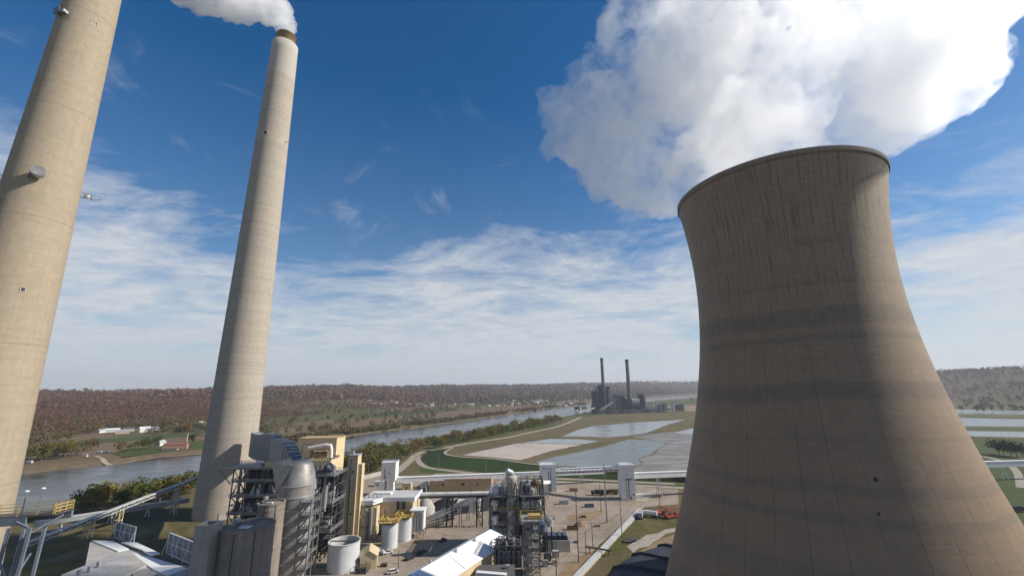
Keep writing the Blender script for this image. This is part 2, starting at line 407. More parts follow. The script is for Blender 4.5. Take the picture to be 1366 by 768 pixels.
# ------------------------------------------------------------------ light, sky
SUN_AZ, SUN_EL = math.radians(90), math.radians(34)
SD = Vector((math.sin(SUN_AZ) * math.cos(SUN_EL), math.cos(SUN_AZ) * math.cos(SUN_EL), math.sin(SUN_EL)))
sun = bpy.data.objects.new('sun', bpy.data.lights.new('sun', 'SUN')); COL.objects.link(sun)
sun.data.energy = 5.0; sun.data.angle = math.radians(.53); sun.data.color = (1, .93, .82)
sun.rotation_euler = (-SD).to_track_quat('-Z', 'Y').to_euler()
W = bpy.data.worlds.new('World'); S.world = W; W.use_nodes = True
def world():
    t = NT.__new__(NT); t.t = W.node_tree; t.t.nodes.clear()
    out = t.n('ShaderNodeOutputWorld'); bg = t.n('ShaderNodeBackground', i_Strength=.085)
    sky = t.n('ShaderNodeTexSky', sky_type='NISHITA', sun_disc=False, sun_elevation=SUN_EL, sun_rotation=SUN_AZ,
              altitude=200, air_density=1.0, dust_density=.35, ozone_density=3.0)
    hs = t.n('ShaderNodeHueSaturation', i_Saturation=1.4, i_Value=1.1); t.l(sky.outputs[0], hs.inputs['Color'])
    v = t.coord('Generated')
    sep = t.n('ShaderNodeSeparateXYZ'); t.l(v, sep.inputs[0])
    den = t.math('ADD', t.math('MAXIMUM', sep.outputs[2], 0), .10)
    cb = t.n('ShaderNodeCombineXYZ')
    t.l(t.math('DIVIDE', sep.outputs[0], den), cb.inputs[0]); t.l(t.math('DIVIDE', sep.outputs[1], den), cb.inputs[1])
    mp = t.n('ShaderNodeMapping'); t.l(cb.outputs[0], mp.inputs[0])
    mp.inputs['Rotation'].default_value = (0, 0, .35); mp.inputs['Scale'].default_value = (.9, 1.25, 1)
    n1 = t.noise(mp.outputs[0], 1.0, 10, .66, .55)
    n2 = t.noise(cb.outputs[0], .33, 4, .5, .3)
    n3 = t.noise(mp.outputs[0], 4.5, 6, .7, .5)
    dens = t.math('ADD', t.math('ADD', t.math('MULTIPLY', n1, .75), t.math('MULTIPLY', n2, .55)), t.math('MULTIPLY', n3, .16))
    # altocumulus sheet: thick low in the sky, thin wisps higher up
    el = t.ramp(sep.outputs[2], [(.0, .40), (.10, .40), (.22, .34), (.34, .22), (.46, .08), (.62, 0)])
    bias = t.math('SUBTRACT', el, .93)
    cov = t.math('MULTIPLY', t.math('ADD', dens, bias), 4.8, clamp=True)
    wn = t.noise(t.scale(cb.outputs[0], (1.5, 1.2, 1)), 1.5, 10, .70, .7)
    wz = t.ramp(sep.outputs[2], [(.28, 0), (.36, 1), (.52, .8), (.66, 0)])
    wi = t.math('MULTIPLY', t.math('MULTIPLY', t.ramp(wn, [(.56, 0), (.80, 1)]), wz), .38)
    cov = t.math('MAXIMUM', t.math('MULTIPLY', cov, .88), wi)
    cloud = t.ramp(n3, [(.3, (6.0, 6.4, 7.0)), (.7, (8.2, 8.2, 8.2))])
    col = t.mix(cov, hs.outputs[0], cloud)
    low = t.ramp(sep.outputs[2], [(.0, .70), (.07, .48), (.22, .14), (.42, .05), (.6, 0)])
    col = t.mix(low, col, (6.0, 6.5, 7.3))
    t.l(col, bg.inputs[0]); t.l(bg.outputs[0], out.inputs[0])
world()
S.view_settings.view_transform = 'Standard'; S.view_settings.look = 'None'
S.view_settings.gamma = 1; S.view_settings.exposure = 0.15
S.render.engine = 'CYCLES'
S.cycles.volume_bounces = 24; S.cycles.max_bounces = 32; S.cycles.diffuse_bounces = 3; S.cycles.glossy_bounces = 3
S.cycles.transparent_max_bounces = 8; S.cycles.use_denoising = True
S.cycles.sample_clamp_indirect = 6
S.cycles.volume_step_rate = 4; S.cycles.volume_max_steps = 128

# ------------------------------------------------------------------ terrain, river
RZ = -5.0
NEARBANK = [gz(*p, RZ) for p in ((0, 703), (90, 678), (180, 660), (270, 645), (360, 628), (480, 607), (560, 589), (640, 575), (700, 565), (750, 557), (785, 550.5))]
FARBANK = [gz(*p, RZ) for p in ((0, 638), (35, 632), (90, 625), (150, 619), (210, 612), (270, 606), (350, 598), (440, 586), (500, 577), (560, 570), (640, 558.5), (700, 550), (750, 543), (785, 540))]
def ext(l, pre, post): return [Vector(p + (RZ,)) for p in pre] + l + [Vector(p + (RZ,)) for p in post]
NEARBANK = ext(NEARBANK, ((-900, -350), (-520, 60)), ((420, 1800), (900, 2700), (2300, 4200), (4000, 6000)))
FARBANK = ext(FARBANK, ((-1250, -200), (-800, 190)), ((330, 2150), (900, 3200), (2100, 4700), (3800, 6600)))
RIV = [(p.x, p.y) for p in NEARBANK] + [(p.x, p.y) for p in reversed(FARBANK)]
def inside(X, Y, poly):
    r = np.zeros(X.shape, bool); n = len(poly)
    for i in range(n):
        (x0, y0), (x1, y1) = poly[i], poly[(i + 1) % n]
        c = ((y0 > Y) != (y1 > Y)) & (X < (x1 - x0) * (Y - y0) / ((y1 - y0) + 1e-9) + x0); r ^= c
    return r
def dist(X, Y, line):
    d = np.full(X.shape, 1e9)
    for (x0, y0), (x1, y1) in zip(line, line[1:]):
        vx, vy = x1 - x0, y1 - y0
        t = np.clip(((X - x0) * vx + (Y - y0) * vy) / (vx * vx + vy * vy), 0, 1)
        d = np.minimum(d, np.hypot(X - x0 - t * vx, Y - y0 - t * vy))
    return d
def vnoise(X, Y, seed):
    a = np.random.default_rng(seed).random((64, 64)); xi = np.floor(X).astype(int); yi = np.floor(Y).astype(int)
    fx, fy = X - xi, Y - yi; fx = fx * fx * (3 - 2 * fx); fy = fy * fy * (3 - 2 * fy)
    g = lambda i, j: a[(xi + i) % 64, (yi + j) % 64]
    return (g(0, 0) * (1 - fx) + g(1, 0) * fx) * (1 - fy) + (g(0, 1) * (1 - fx) + g(1, 1) * fx) * fy
def fbm(X, Y, sc, seed, o=4):
    r = 0
    for k in range(o): r = r + vnoise(X / sc * 2 ** k + 17 * k, Y / sc * 2 ** k + 5 * k, seed + k) / 2 ** (k + 1)
    return r
NB2 = [(p.x, p.y) for p in NEARBANK]; FB2 = [(p.x, p.y) for p in FARBANK]
OUTER = [(p.x, p.y) for p in FARBANK] + [(3800, 16000), (-16000, 16000), (-16000, -200)]
AZK = np.radians([-180, -75, -55, -47, -43, -35, -15, 0, 10, 16, 22, 30, 40, 50, 60, 75, 180])
R0K = [1300, 960, 950, 1000, 1240, 1260, 1800, 2600, 3000, 3300, 4200, 4200, 2700, 1950, 1750, 1700, 1700]
R1K = [3000, 3000, 2800, 2850, 2900, 3000, 4200, 5200, 5600, 6200, 7600, 7600, 4600, 3300, 3000, 3000, 3000]
HK = [80, 80, 78, 78, 78, 78, 88, 98, 108, 128, 146, 152, 138, 134, 140, 134, 134]
def height(X, Y):
    az = np.arctan2(X, Y); r = np.hypot(X, Y)
    r0 = np.interp(az, AZK, R0K); r1 = np.interp(az, AZK, R1K); H = np.interp(az, AZK, HK)
    t = np.clip((r - r0) / (r1 - r0), 0, 1); t = t * t * (3 - 2 * t)
    n = fbm(X, Y, 900, 3, 5)
    h = t * H * (.62 + .72 * n) + np.clip((r - r0) / 600, 0, 1) * 18 * (n - .45)
    h = np.where(r > r1, h - (r - r1) * .002, h)
    inr = inside(X, Y, RIV); dn, df = dist(X, Y, NB2), dist(X, Y, FB2); d = np.minimum(dn, df)
    out = inside(X, Y, OUTER)
    shore = np.where(out, np.clip(df / 20, 0, 1), np.clip(dn / 14, 0, 1))
    h = np.where(inr, RZ - np.clip(d / 10, 0, 1) * 7 - .02, h * 1.0 + (1 - shore) * RZ)
    return h, inr, out, df
def build_terrain():
    az = np.concatenate([np.radians(np.arange(-180, -80, 4)), np.radians(np.arange(-80, 80, .32)), np.radians(np.arange(80, 180, 4))])
    r = np.concatenate([[15, 60, 110], np.geomspace(150, 16000, 330)])
    A, Rr = np.meshgrid(az, r); X, Y = Rr * np.sin(A), Rr * np.cos(A)
    Z, inr, out, df = height(X, Y)
    nr, na = X.shape
    co = np.stack([X, Y, Z], -1).reshape(-1, 3)
    i = np.arange(nr - 1)[:, None] * na + np.arange(na)[None]; j = np.arange(nr - 1)[:, None] * na + (np.arange(na)[None] + 1) % na
    q = np.stack([i, i + na, j + na, j], -1).reshape(-1, 4)
    me = bpy.data.meshes.new('ground')
    co = np.vstack([co, [[0, 0, 0]]])
    me.from_pydata(co.tolist(), [], q.tolist() + [(len(co) - 1, k, (k + 1) % na) for k in range(na)])
    me.polygons.foreach_set('use_smooth', np.ones(len(me.polygons), bool))
    # land cover: how wooded / ploughed / grassy each spot is
    rr = np.hypot(X, Y); a = np.arctan2(X, Y)
    wood = np.clip((rr - np.interp(a, AZK, R0K) + 120 * (fbm(X, Y, 260, 21) - .5)) / 60, 0, 1)
    wood = np.where(fbm(X, Y, 700, 31) > .72, wood * .2, wood)
    brown = np.clip((fbm(X, Y, 420, 41) - .45) * 12, 0, 1) * np.where(out, 1, .6)
    shore = np.where(out, np.clip(1 - (df - 10) / 22, 0, 1), 0)
    cov = np.stack([wood, brown, shore, np.ones_like(wood)], -1).reshape(-1, 4)
    cov = np.vstack([cov, [[0, 0, 0, 1]]])
    at_ = me.color_attributes.new('cover', 'FLOAT_COLOR', 'POINT'); at_.data.foreach_set('color', cov.astype(np.float32).ravel())
    t = NT('terrain'); v = t.coord()
    c = t.n('ShaderNodeVertexColor', layer_name='cover'); sp = t.n('ShaderNodeSeparateColor'); t.l(c.outputs[0], sp.inputs[0])
    n = t.noise(v, .01, 9, .7, .5); n2 = t.noise(v, .12, 6, .7)
    grass = t.ramp(n, [(.3, (.055, .07, .022)), (.5, (.09, .098, .03)), (.7, (.15, .125, .055))])
    plough = t.ramp(n, [(.3, (.12, .08, .05)), (.7, (.21, .155, .095))])
    litter = t.ramp(n2, [(.35, (.075, .048, .03)), (.5, (.13, .082, .046)), (.66, (.18, .11, .058))])
    bank = t.ramp(n2, [(.3, (.10, .075, .045)), (.7, (.19, .145, .095))])
    col = t.mix(sp.outputs[1], grass, plough); col = t.mix(sp.outputs[2], col, bank); col = t.mix(sp.outputs[0], col, litter)
    me.materials.append(t.bsdf(col, .95, 0, n2, .5, 2.0, .1))
    o = bpy.data.objects.new('ground', me); COL.objects.link(o); tag(o, kind='structure')
build_terrain()
sheet('river', [Vector((p[0], p[1], RZ)) for p in [(q.x, q.y) for q in
      [p + (p - f).normalized() * 10 for p, f in zip(NEARBANK, [min(FARBANK, key=lambda u: (u - p).length) for p in NEARBANK])] +
      [p + (p - f).normalized() * 10 for p, f in zip(FARBANK, [min(NEARBANK, key=lambda u: (u - p).length) for p in FARBANK])][::-1]]], 'river')
sheet('river_reach', [gz(870, 523.5), gz(960, 521.5), gz(960, 524.5), gz(880, 526)], 'pond_pale', .3)

def px(name, pts, mat, z):
    P_ = [gz(x, y, z) for x, y in pts]
    if name in ('pond', 'ash_pond', 'ash_flat', 'dirt_patch', 'grass_verge', 'field', 'lawn', 'dirt_slope', 'stone_strip') and name not in ('lawn',):
        r_ = random.Random(len(bpy.data.objects)); out = []
        for a, b in zip(P_, P_[1:] + P_[:1]):
            d = b - a; L = d.length; n = max(1, min(14, int(L / 6))); s = Vector((-d.y, d.x, 0)).normalized()
            for k in range(n): out.append(a + d * (k / n) + (s * r_.uniform(-1, 1) * min(3.2, L / n * .22) if k else Vector()))
        if name == 'pond':
            c = sum(out, Vector()) / len(out); m_ = [p + (p - c).normalized() * r_.uniform(2.5, 6) for p in out]
            sheet('pond_margin', m_, 'mud', z - .03)
        P_ = out
    return sheet(name, P_, mat, z)
# plant yard and roads
sheet('plant_yard', [gz(*p) for p in ((420, 640), (480, 640), (500, 634), (590, 634), (720, 640), (905, 646), (905, 672), (860, 676), (840, 692), (800, 725), (762, 768))] +
      [Vector((20, 150, 0)), Vector((-20, 60, 0)), Vector((-120, 60, 0)), Vector((-125, 240, 0))], 'yard', .05)
px('dirt_patch', [(755, 688), (800, 680), (806, 684), (790, 694), (760, 696)], 'dirt', .10)
px('dirt_patch', [(745, 768), (752, 752), (790, 734), (800, 728), (765, 768)], 'dirt', .10)
px('grass_verge', [(812, 716), (838, 694), (852, 684), (905, 694), (904, 703), (860, 716), (830, 738), (800, 742), (780, 768), (768, 768)], 'grass', .06)
px('stone_strip', [(836, 728), (862, 713), (903, 703), (904, 708), (880, 718), (845, 737)], 'stone_strip', .12)
px('dirt_slope', [(850, 738), (882, 718), (904, 709), (900, 740)], 'dirt', .09)
px('gravel_patch', [(850, 658), (875, 652), (884, 656), (860, 668), (848, 668)], 'gravel', .10)
ribbon('plant_road', [gz(x, y, .13) for x, y in ((585, 633), (650, 636), (720, 641), (800, 645), (870, 648), (940, 652))], 7, 'gravel')
px('meadow', [(560, 630), (562, 620), (585, 626), (655, 635), (720, 637), (920, 646), (920, 653), (720, 640), (590, 632)], 'lawn', .06)
# dike round the ash ponds: flat crest, sloping grass sides down to the ground
DZ = 4.5
front = [(600, 598.5), (592, 601.5), (592, 604.5), (600, 607.5), (619, 609.5), (654, 611.5), (685, 615.5), (716, 619.5), (790, 626.5), (860, 631), (925, 635), (1000, 640), (1100, 646)]
toe = [(572, 602.5), (563, 608), (562, 614), (572, 621.5), (623, 627.5), (654, 631), (685, 633), (716, 635), (790, 638), (860, 641), (925, 644), (1000, 650), (1100, 657)]
back = [(1100, 548), (1000, 549), (925, 550), (860, 550.5), (800, 553), (768, 559.5), (742, 568.5), (705, 576.5), (673, 583), (640, 588.5)]
C0 = [gz(x, y, DZ) for x, y in front]; T0 = [gz(x, y, 0) for x, y in toe]; B0 = [gz(x, y, DZ) for x, y in back]
BT = []
for i, p in enumerate(B0):
    d = (B0[min(i + 1, len(B0) - 1)] - B0[max(i - 1, 0)]).normalized(); q = p + Vector((d.y, -d.x, 0)) * 12; q.z = 0; BT.append(q)
ring = C0 + B0; toes = T0 + BT; n_ = len(ring)
sheet('dike', ring, 'dike', DZ)
mb = MB()
for i in range(n_ - 1): mb.add([toes[i], toes[i + 1], ring[i + 1], ring[i]], [(0, 1, 2, 3)])
mb.add([toes[-1], toes[0], ring[0], ring[-1]], [(0, 1, 2, 3)])
tag(mb.build('dike_slope', 'dark_lawn'), kind='structure')
px('ash_pond', [(617, 606.5), (650, 599.5), (690, 591), (778, 592.3), (740, 600), (694, 613.2), (660, 610)], 'ash_white', DZ + .1)
px('pond', [(697, 590.6), (734, 585), (770, 585.5), (799, 588), (779, 591.6)], 'pond_pale', DZ + .1)
px('pond', [(714, 616.6), (745, 608), (800, 597), (838, 586), (860, 586.5), (890, 592.5), (872, 601), (866, 606), (850, 612), (856, 618), (835, 626), (790, 624), (742, 619.6)], 'pond', DZ + .1)
px('ash_flat', [(845, 582), (890, 576), (1000, 573), (1090, 636), (1000, 638), (920, 633), (835, 628), (790, 624.5), (745, 620.2), (790, 622), (858, 617), (851, 611), (867, 605.5), (873, 600.5), (891, 592), (862, 586)], 'ash_dark', DZ + .06)
px('pond', [(750, 581.5), (772, 573), (790, 568.5), (850, 563), (914, 559.5), (890, 566), (863, 577), (838, 580.5), (808, 583), (790, 582)], 'pond_pale', DZ + .1)
px('pond', [(899, 577), (929, 570), (960, 570), (960, 579), (912, 578.5)], 'pond_pale', DZ + .12)
ribbon('levee_road', smoothline([gz(x, y, .2) for x, y in ((522, 634), (533, 626), (548, 613), (556, 605.5), (568, 601))]) +
       smoothline([gz(x, y, DZ + .2) for x, y in ((590, 598), (623, 591.3), (673, 583.8), (705, 577), (742, 569), (764, 561), (775, 556))]), 9, 'gravel')
ribbon('dike_path', smoothline([gz(x, y, DZ + .22) for x, y in ((604, 597), (595, 601.5), (596, 606), (619, 609.3), (654, 611.3), (685, 615.2), (716, 619.3), (790, 626.2), (860, 630.6), (930, 635))]), 3.6, 'gravel')
ribbon('dike_toe_road', smoothline([gz(x, y, .2) for x, y in ((558, 607), (557, 613), (568, 622.5), (600, 627.5), (654, 633), (716, 637), (790, 640), (900, 645))]), 6, 'gravel')
# right of the cooling tower
px('pond', [(1240, 545), (1290, 546), (1366, 548), (1420, 550), (1420, 553.5), (1366, 552.5), (1240, 551)], 'pond_pale', .12)
px('pond', [(1240, 556), (1366, 559), (1420, 561), (1420, 570), (1366, 568.5), (1240, 568)], 'pond_pale', .12)
px('pond', [(1240, 574), (1366, 575.5), (1420, 577), (1420, 585), (1366, 583), (1240, 580)], 'pond_pale', .12)
px('meadow', [(1250, 582), (1420, 590), (1420, 700), (1300, 700), (1270, 620)], 'lawn', .06)
ribbon('farm_track', smoothline([gz(x, y, .15) for x, y in ((1290, 604), (1320, 610), (1342, 617), (1357, 630), (1362, 650))]), 5, 'gravel')
ribbon('rail_bed', [gz(x, y, .18) for x, y in ((1330, 604), (1366, 611), (1440, 625))], 6, 'bank')
# ground left of the plant and across the river
px('meadow', [(20, 740), (90, 715), (250, 690), (250, 720), (100, 768), (0, 768)], 'grass', .06)
ribbon('rail_bed', [gz(x, y, .14) for x, y in ((0, 762), (60, 750), (140, 733), (240, 712))], 5, 'bank')
px('lawn', [(150, 605.5), (165, 599), (200, 596), (262, 590), (300, 588), (300, 595.5), (240, 600.2), (190, 606.2), (164, 609.2)], 'lawn', .15)
def draped(pts, lift):
    P_ = [gz(x, y, z) for x, y, z in pts]; out = []
    for a, b in zip(P_, P_[1:]): out += [a.lerp(b, k / 10) for k in range(10)]
    out.append(P_[-1]); hz = height(np.array([p.x for p in out]), np.array([p.y for p in out]))[0]
    return [Vector((p.x, p.y, max(float(z), RZ - .3) + lift)) for p, z in zip(out, hz)]
ribbon('boat_ramp', draped(((127, 608, 0), (140, 613, 0), (153, 619, -4)), .45), 5, 'sand')
ribbon('sand_edge', draped(((155, 617.6, -4), (200, 611.6, -4), (240, 607.5, -4), (275, 604.4, -4)), .4), 4, 'sand')
px('lawn', [(110, 587), (180, 582), (270, 577.5), (276, 580.5), (190, 586.5), (120, 592)], 'lawn', .2)
px('field', [(95, 596), (140, 588), (230, 579), (280, 576), (280, 586), (200, 592), (140, 601)], 'field_brown', .12)
px('field', [(360, 568), (430, 560), (520, 553), (560, 549), (640, 545), (700, 541), (640, 550), (540, 561), (440, 574), (380, 580)], 'field_brown', .12)
px('lawn', [(400, 561), (470, 556), (560, 547.5), (660, 542.5), (600, 548), (500, 557)], 'lawn', .3)
px('field', [(800, 548), (870, 541), (930, 540), (930, 548.5), (860, 549.5)], 'dirt', .2)
px('meadow', [(850, 539), (880, 534.5), (960, 532.5), (960, 536), (900, 537.5)], 'lawn', .35)
px('coal_pile_base', [(790, 551), (800, 545), (870, 542), (900, 545), (880, 550), (830, 552)], 'coal', .4)

# ------------------------------------------------------------------ chimneys
S1 = (-180.99, 148.54, 13.70, .0221, 336)
S2 = (-186.51, 293.28, 15.73, .0172, 355)
def chimney_prof(s, n=40): return [(s[2] - s[3] * s[4] * k / n, s[4] * k / n) for k in range(n + 1)]
def on_cone(px_, py_, s):
    d = ray(px_, py_).normalized(); best = None
    for k in range(2000):
        p = Vector((0, 0, HC)) + d * (60 + k * .25)
        if math.hypot(p.x - s[0], p.y - s[1]) <= s[2] - s[3] * p.z:
            n = Vector((p.x - s[0], p.y - s[1], 0)).normalized(); return p, n
    return None, None
c1 = thing('chimney', 'tall tan concrete chimney with antennas, cut off by the top left corner', 'chimney', (S1[0], S1[1], 0), 'concrete chimneys of the plant')
MB().lathe(S1[:2], chimney_prof(S1), 128).build('shaft', 'stack_tan', c1)
def hatch(px_, py_, s, par, w, h, mat='black'):
    p, n = on_cone(px_, py_, s); t = Vector((-n.y, n.x, 0))
    fr = MB()
    for a, b in (((-w, -h), (w, -h)), ((w, -h), (w, h)), ((w, h), (-w, h)), ((-w, h), (-w, -h))):
        fr.bar(p + n * .1 + t * a[0] + Vector((0, 0, a[1])), p + n * .1 + t * b[0] + Vector((0, 0, b[1])), .3)
    f = fr.build('hatch_frame', 'grey_concrete', par)
    q = [p + n * .12 + t * a + Vector((0, 0, b)) for a, b in ((-w, -h), (w, -h), (w, h), (-w, h))]
    MB().add(q, [(0, 1, 2, 3)]).build('hatch', mat, f)
hatch(125, 32, S1, c1, 1.0, 1.2); hatch(30, 386, S1, c1, .6, .7)
# drum antenna
p, n = on_cone(43, 233, S1); ax = Vector((.70, -.70, .10)).normalized()
tip = p + Vector((4.2, -2.0, .6))
d = MB().tube(tip - ax * 2.4, tip, 2.05, n=28).build('drum_antenna', 'galv', c1)
MB().tube(tip, tip + ax * .12, 1.98, n=28).build('antenna_face', 'grey_steel', d)
b = MB(); 
for dz in (-1.2, 0, 1.2): b.bar(p - n * .5 + Vector((0, 0, dz)), tip - ax * 1.8 + Vector((0, 0, dz * .6)), .28)
b.bar(p + n * 1.8 + Vector((0, 0, -2)), p + n * 1.8 + Vector((0, 0, 2)), .35); b.box(p.x + .2, p.x + 2, p.y - 1.2, p.y, p.z - .2, p.z + .8)
b.build('antenna_bracket', 'dark_steel', d)
# beacon near the top of the picture
p, n = on_cone(88, 22, S1); t = Vector((-n.y, n.x, 0))
bk = MB()
for k in (-1, 1):
    bk.bar(p - n * .3 + t * k * 1.3, p + n * 2.4 + t * k * 1.3, .22); bk.bar(p - n * .3 + t * k * 1.3 - Vector((0, 0, 2)), p + n * 2.2 + t * k * 1.3, .18)
bk.bar(p + n * 2.3 - t * 1.6, p + n * 2.3 + t * 1.6, .22); bk.bar(p + n * 1.1 - t * 1.6, p + n * 1.1 + t * 1.6, .22)
bo = bk.build('beacon_platform', 'dark_steel', c1)
MB().box(p.x + n.x * 1.3 - .9, p.x + n.x * 1.3 + .9, p.y + n.y * 1.3 - .9, p.y + n.y * 1.3 + .9, p.z + .15, p.z + 1.7).build('beacon', 'galv', bo)
q = p + n * 1.0 - t * 2.4
MB().bar(q + Vector((-.6, .3, .2)), q + Vector((-2.0, .8, 4.0)), 2.6, .16, up=(0, 1, .3)).build('panel_antenna', 'grey_steel', bo)
# bracket seen on the right edge, one on the left edge
for ang, zz in ((math.radians(50.6), None), (math.radians(226), None)):
    zc = at(104, 262, S1[1] + 8).z if ang < 1 else at(0, 238, S1[1] - 8).z
    rr = S1[2] - S1[3] * zc; n = Vector((math.cos(ang), math.sin(ang), 0)); t = Vector((-n.y, n.x, 0)); p = Vector((S1[0], S1[1], zc)) + n * rr
    m = MB()
    for k in (-1, 1): m.bar(p - n * .3 + t * k, p + n * 3.2 + t * k, .2); m.bar(p - n * .3 + t * k + Vector((0, 0, 1.6)), p + n * 3.2 + t * k + Vector((0, 0, 1.6)), .2)
    for q in (1.2, 3.2):
        m.bar(p + n * q - t * 1.2, p + n * q + t * 1.2, .2)
        for k in (-1, 1): m.bar(p + n * q + t * k, p + n * q + t * k + Vector((0, 0, 1.6)), .18)
    bo = m.build('beacon_platform', 'grey_steel', c1)
    MB().box(p.x + n.x * 2 - .5, p.x + n.x * 2 + .5, p.y + n.y * 2 - .5, p.y + n.y * 2 + .5, p.z + .1, p.z + 1.3).build('beacon', 'white_paint', bo)
    MB().bar(p + n * 3 + Vector((0, 0, -.5)), p + n * 6.2 + Vector((0, 0, .9)), .9, .14).build('panel_antenna', 'galv', bo)

c2 = thing('chimney', 'slender grey concrete chimney with pale cap and steam blowing from its top', 'chimney', (S2[0], S2[1], 0), 'concrete chimneys of the plant')
pr = chimney_prof(S2, 44); rt_ = pr[-1][0]
MB().lathe(S2[:2], pr + [(rt_ - .6, S2[4] + .05), (rt_ - .6, S2[4] - 6)], 112).build('shaft', 'stack_grey', c2)
MB().lathe(S2[:2], [(rt_ - .62, S2[4] - 2), (7.3, S2[4] - 1.6)], 64).build('cap_roof', 'grey_concrete', c2)
MB().lathe(S2[:2], [(7.2, S2[4] - 4), (7.2, S2[4] + 9), (7.5, S2[4] + 9.1), (7.5, S2[4] + 9.6), (6.7, S2[4] + 9.6), (6.7, S2[4] - 4)], 64).build('flue_liner', 'liner', c2)
hatch(354, 177, S2, c2, 1.3, 1.5); hatch(337, 472, S2, c2, .5, .7); hatch(297, 690, S2, c2, 2.0, 2.2, 'grey_concrete')
zb = at(362, 191, S2[1]).z
for sgn in (-1, 1):
    rr = S2[2] - S2[3] * zb; e = Vector((S2[0] + sgn * rr * .985, S2[1] - sgn * rr * .1, zb))
    m = MB().bar(e - Vector((sgn * .5, 0, 0)), e + Vector((sgn * 3.4, -.5, 0)), .35, .3).bar(e + Vector((sgn * 3, -.5, -.4)), e + Vector((sgn * 3, -.5, 1.4)), .6)
    m.build('beacon', 'galv', c2)

# ------------------------------------------------------------------ cooling tower
TC, TH_ = (97.12, 144.28), 143.8
def tower_r(z):
    return math.sqrt(29.393 ** 2 + (.1695 if z < 109.57 else .1833) * (z - 109.57) ** 2)
ct = thing('cooling_tower', 'huge brown concrete hyperbolic cooling tower with steam rising out of it', 'cooling tower', (TC[0], TC[1], 0))
pr = [(tower_r(TH_ * k / 60), TH_ * k / 60) for k in range(61)]
MB().lathe(TC, pr + [(r - .9, z) for r, z in pr[::-1][:30]], 180).build('shell', 'tower', ct)
rt_ = tower_r(TH_)
MB().lathe(TC, [(rt_ + .02, TH_ - 1.5), (rt_ + .14, TH_ - 1.2), (rt_ + .14, TH_ + .1), (rt_ - 1.3, TH_ + .1), (rt_ - 1.3, TH_ - .6)], 180).build('rim', 'tower', ct)
def on_tower(px_, py_):
    d = ray(px_, py_).normalized()
    for k in range(3000):
        p = Vector((0, 0, HC)) + d * (60 + k * .1)
        if math.hypot(p.x - TC[0], p.y - TC[1]) <= tower_r(p.z): return p, Vector((p.x - TC[0], p.y - TC[1], 0)).normalized()
for (x, y, w, h) in ((1168, 640, .35, .6), (1172, 685, .25, .35)):
    p, n = on_tower(x, y); t = Vector((-n.y, n.x, 0))
    MB().bar(p - n * .2 - t * w, p - n * .2 + t * w, .6, h * 2).build('hatch', 'black', ct)
# dark louvred basin ring around the foot of the tower
def ringpt(a, r, z): return (TC[0] + r * math.cos(a), TC[1] + r * math.sin(a), z)
lv = thing('louvre_ring', 'dark ribbed louvre roof hugging the foot of the big cooling tower', 'louvre roof', (TC[0], TC[1], 0))
prf = [(73.5, 0), (73, 4), (71, 7), (67, 8.5), (60, 9.2), (50.5, 9.4)]
MB().lathe(TC, prf, 180).build('louvre_roof', 'basin', lv)
for k in range(26):
    a = 2 * PI * k / 26 + .13
    if not (PI * .55 < a < PI * 1.5): continue
    m = MB()
    for (r0, z0), (r1, z1) in zip(prf[:-1], prf[1:]): m.bar(ringpt(a, r0 + .2, z0 + .35 * (r0 < 72.5)), ringpt(a, r1 + .2, z1 + .35), .9, .9, up=ringpt(a, 1, 0) and (math.cos(a), math.sin(a), 1))
    m.build('rib', 'basin', lv)

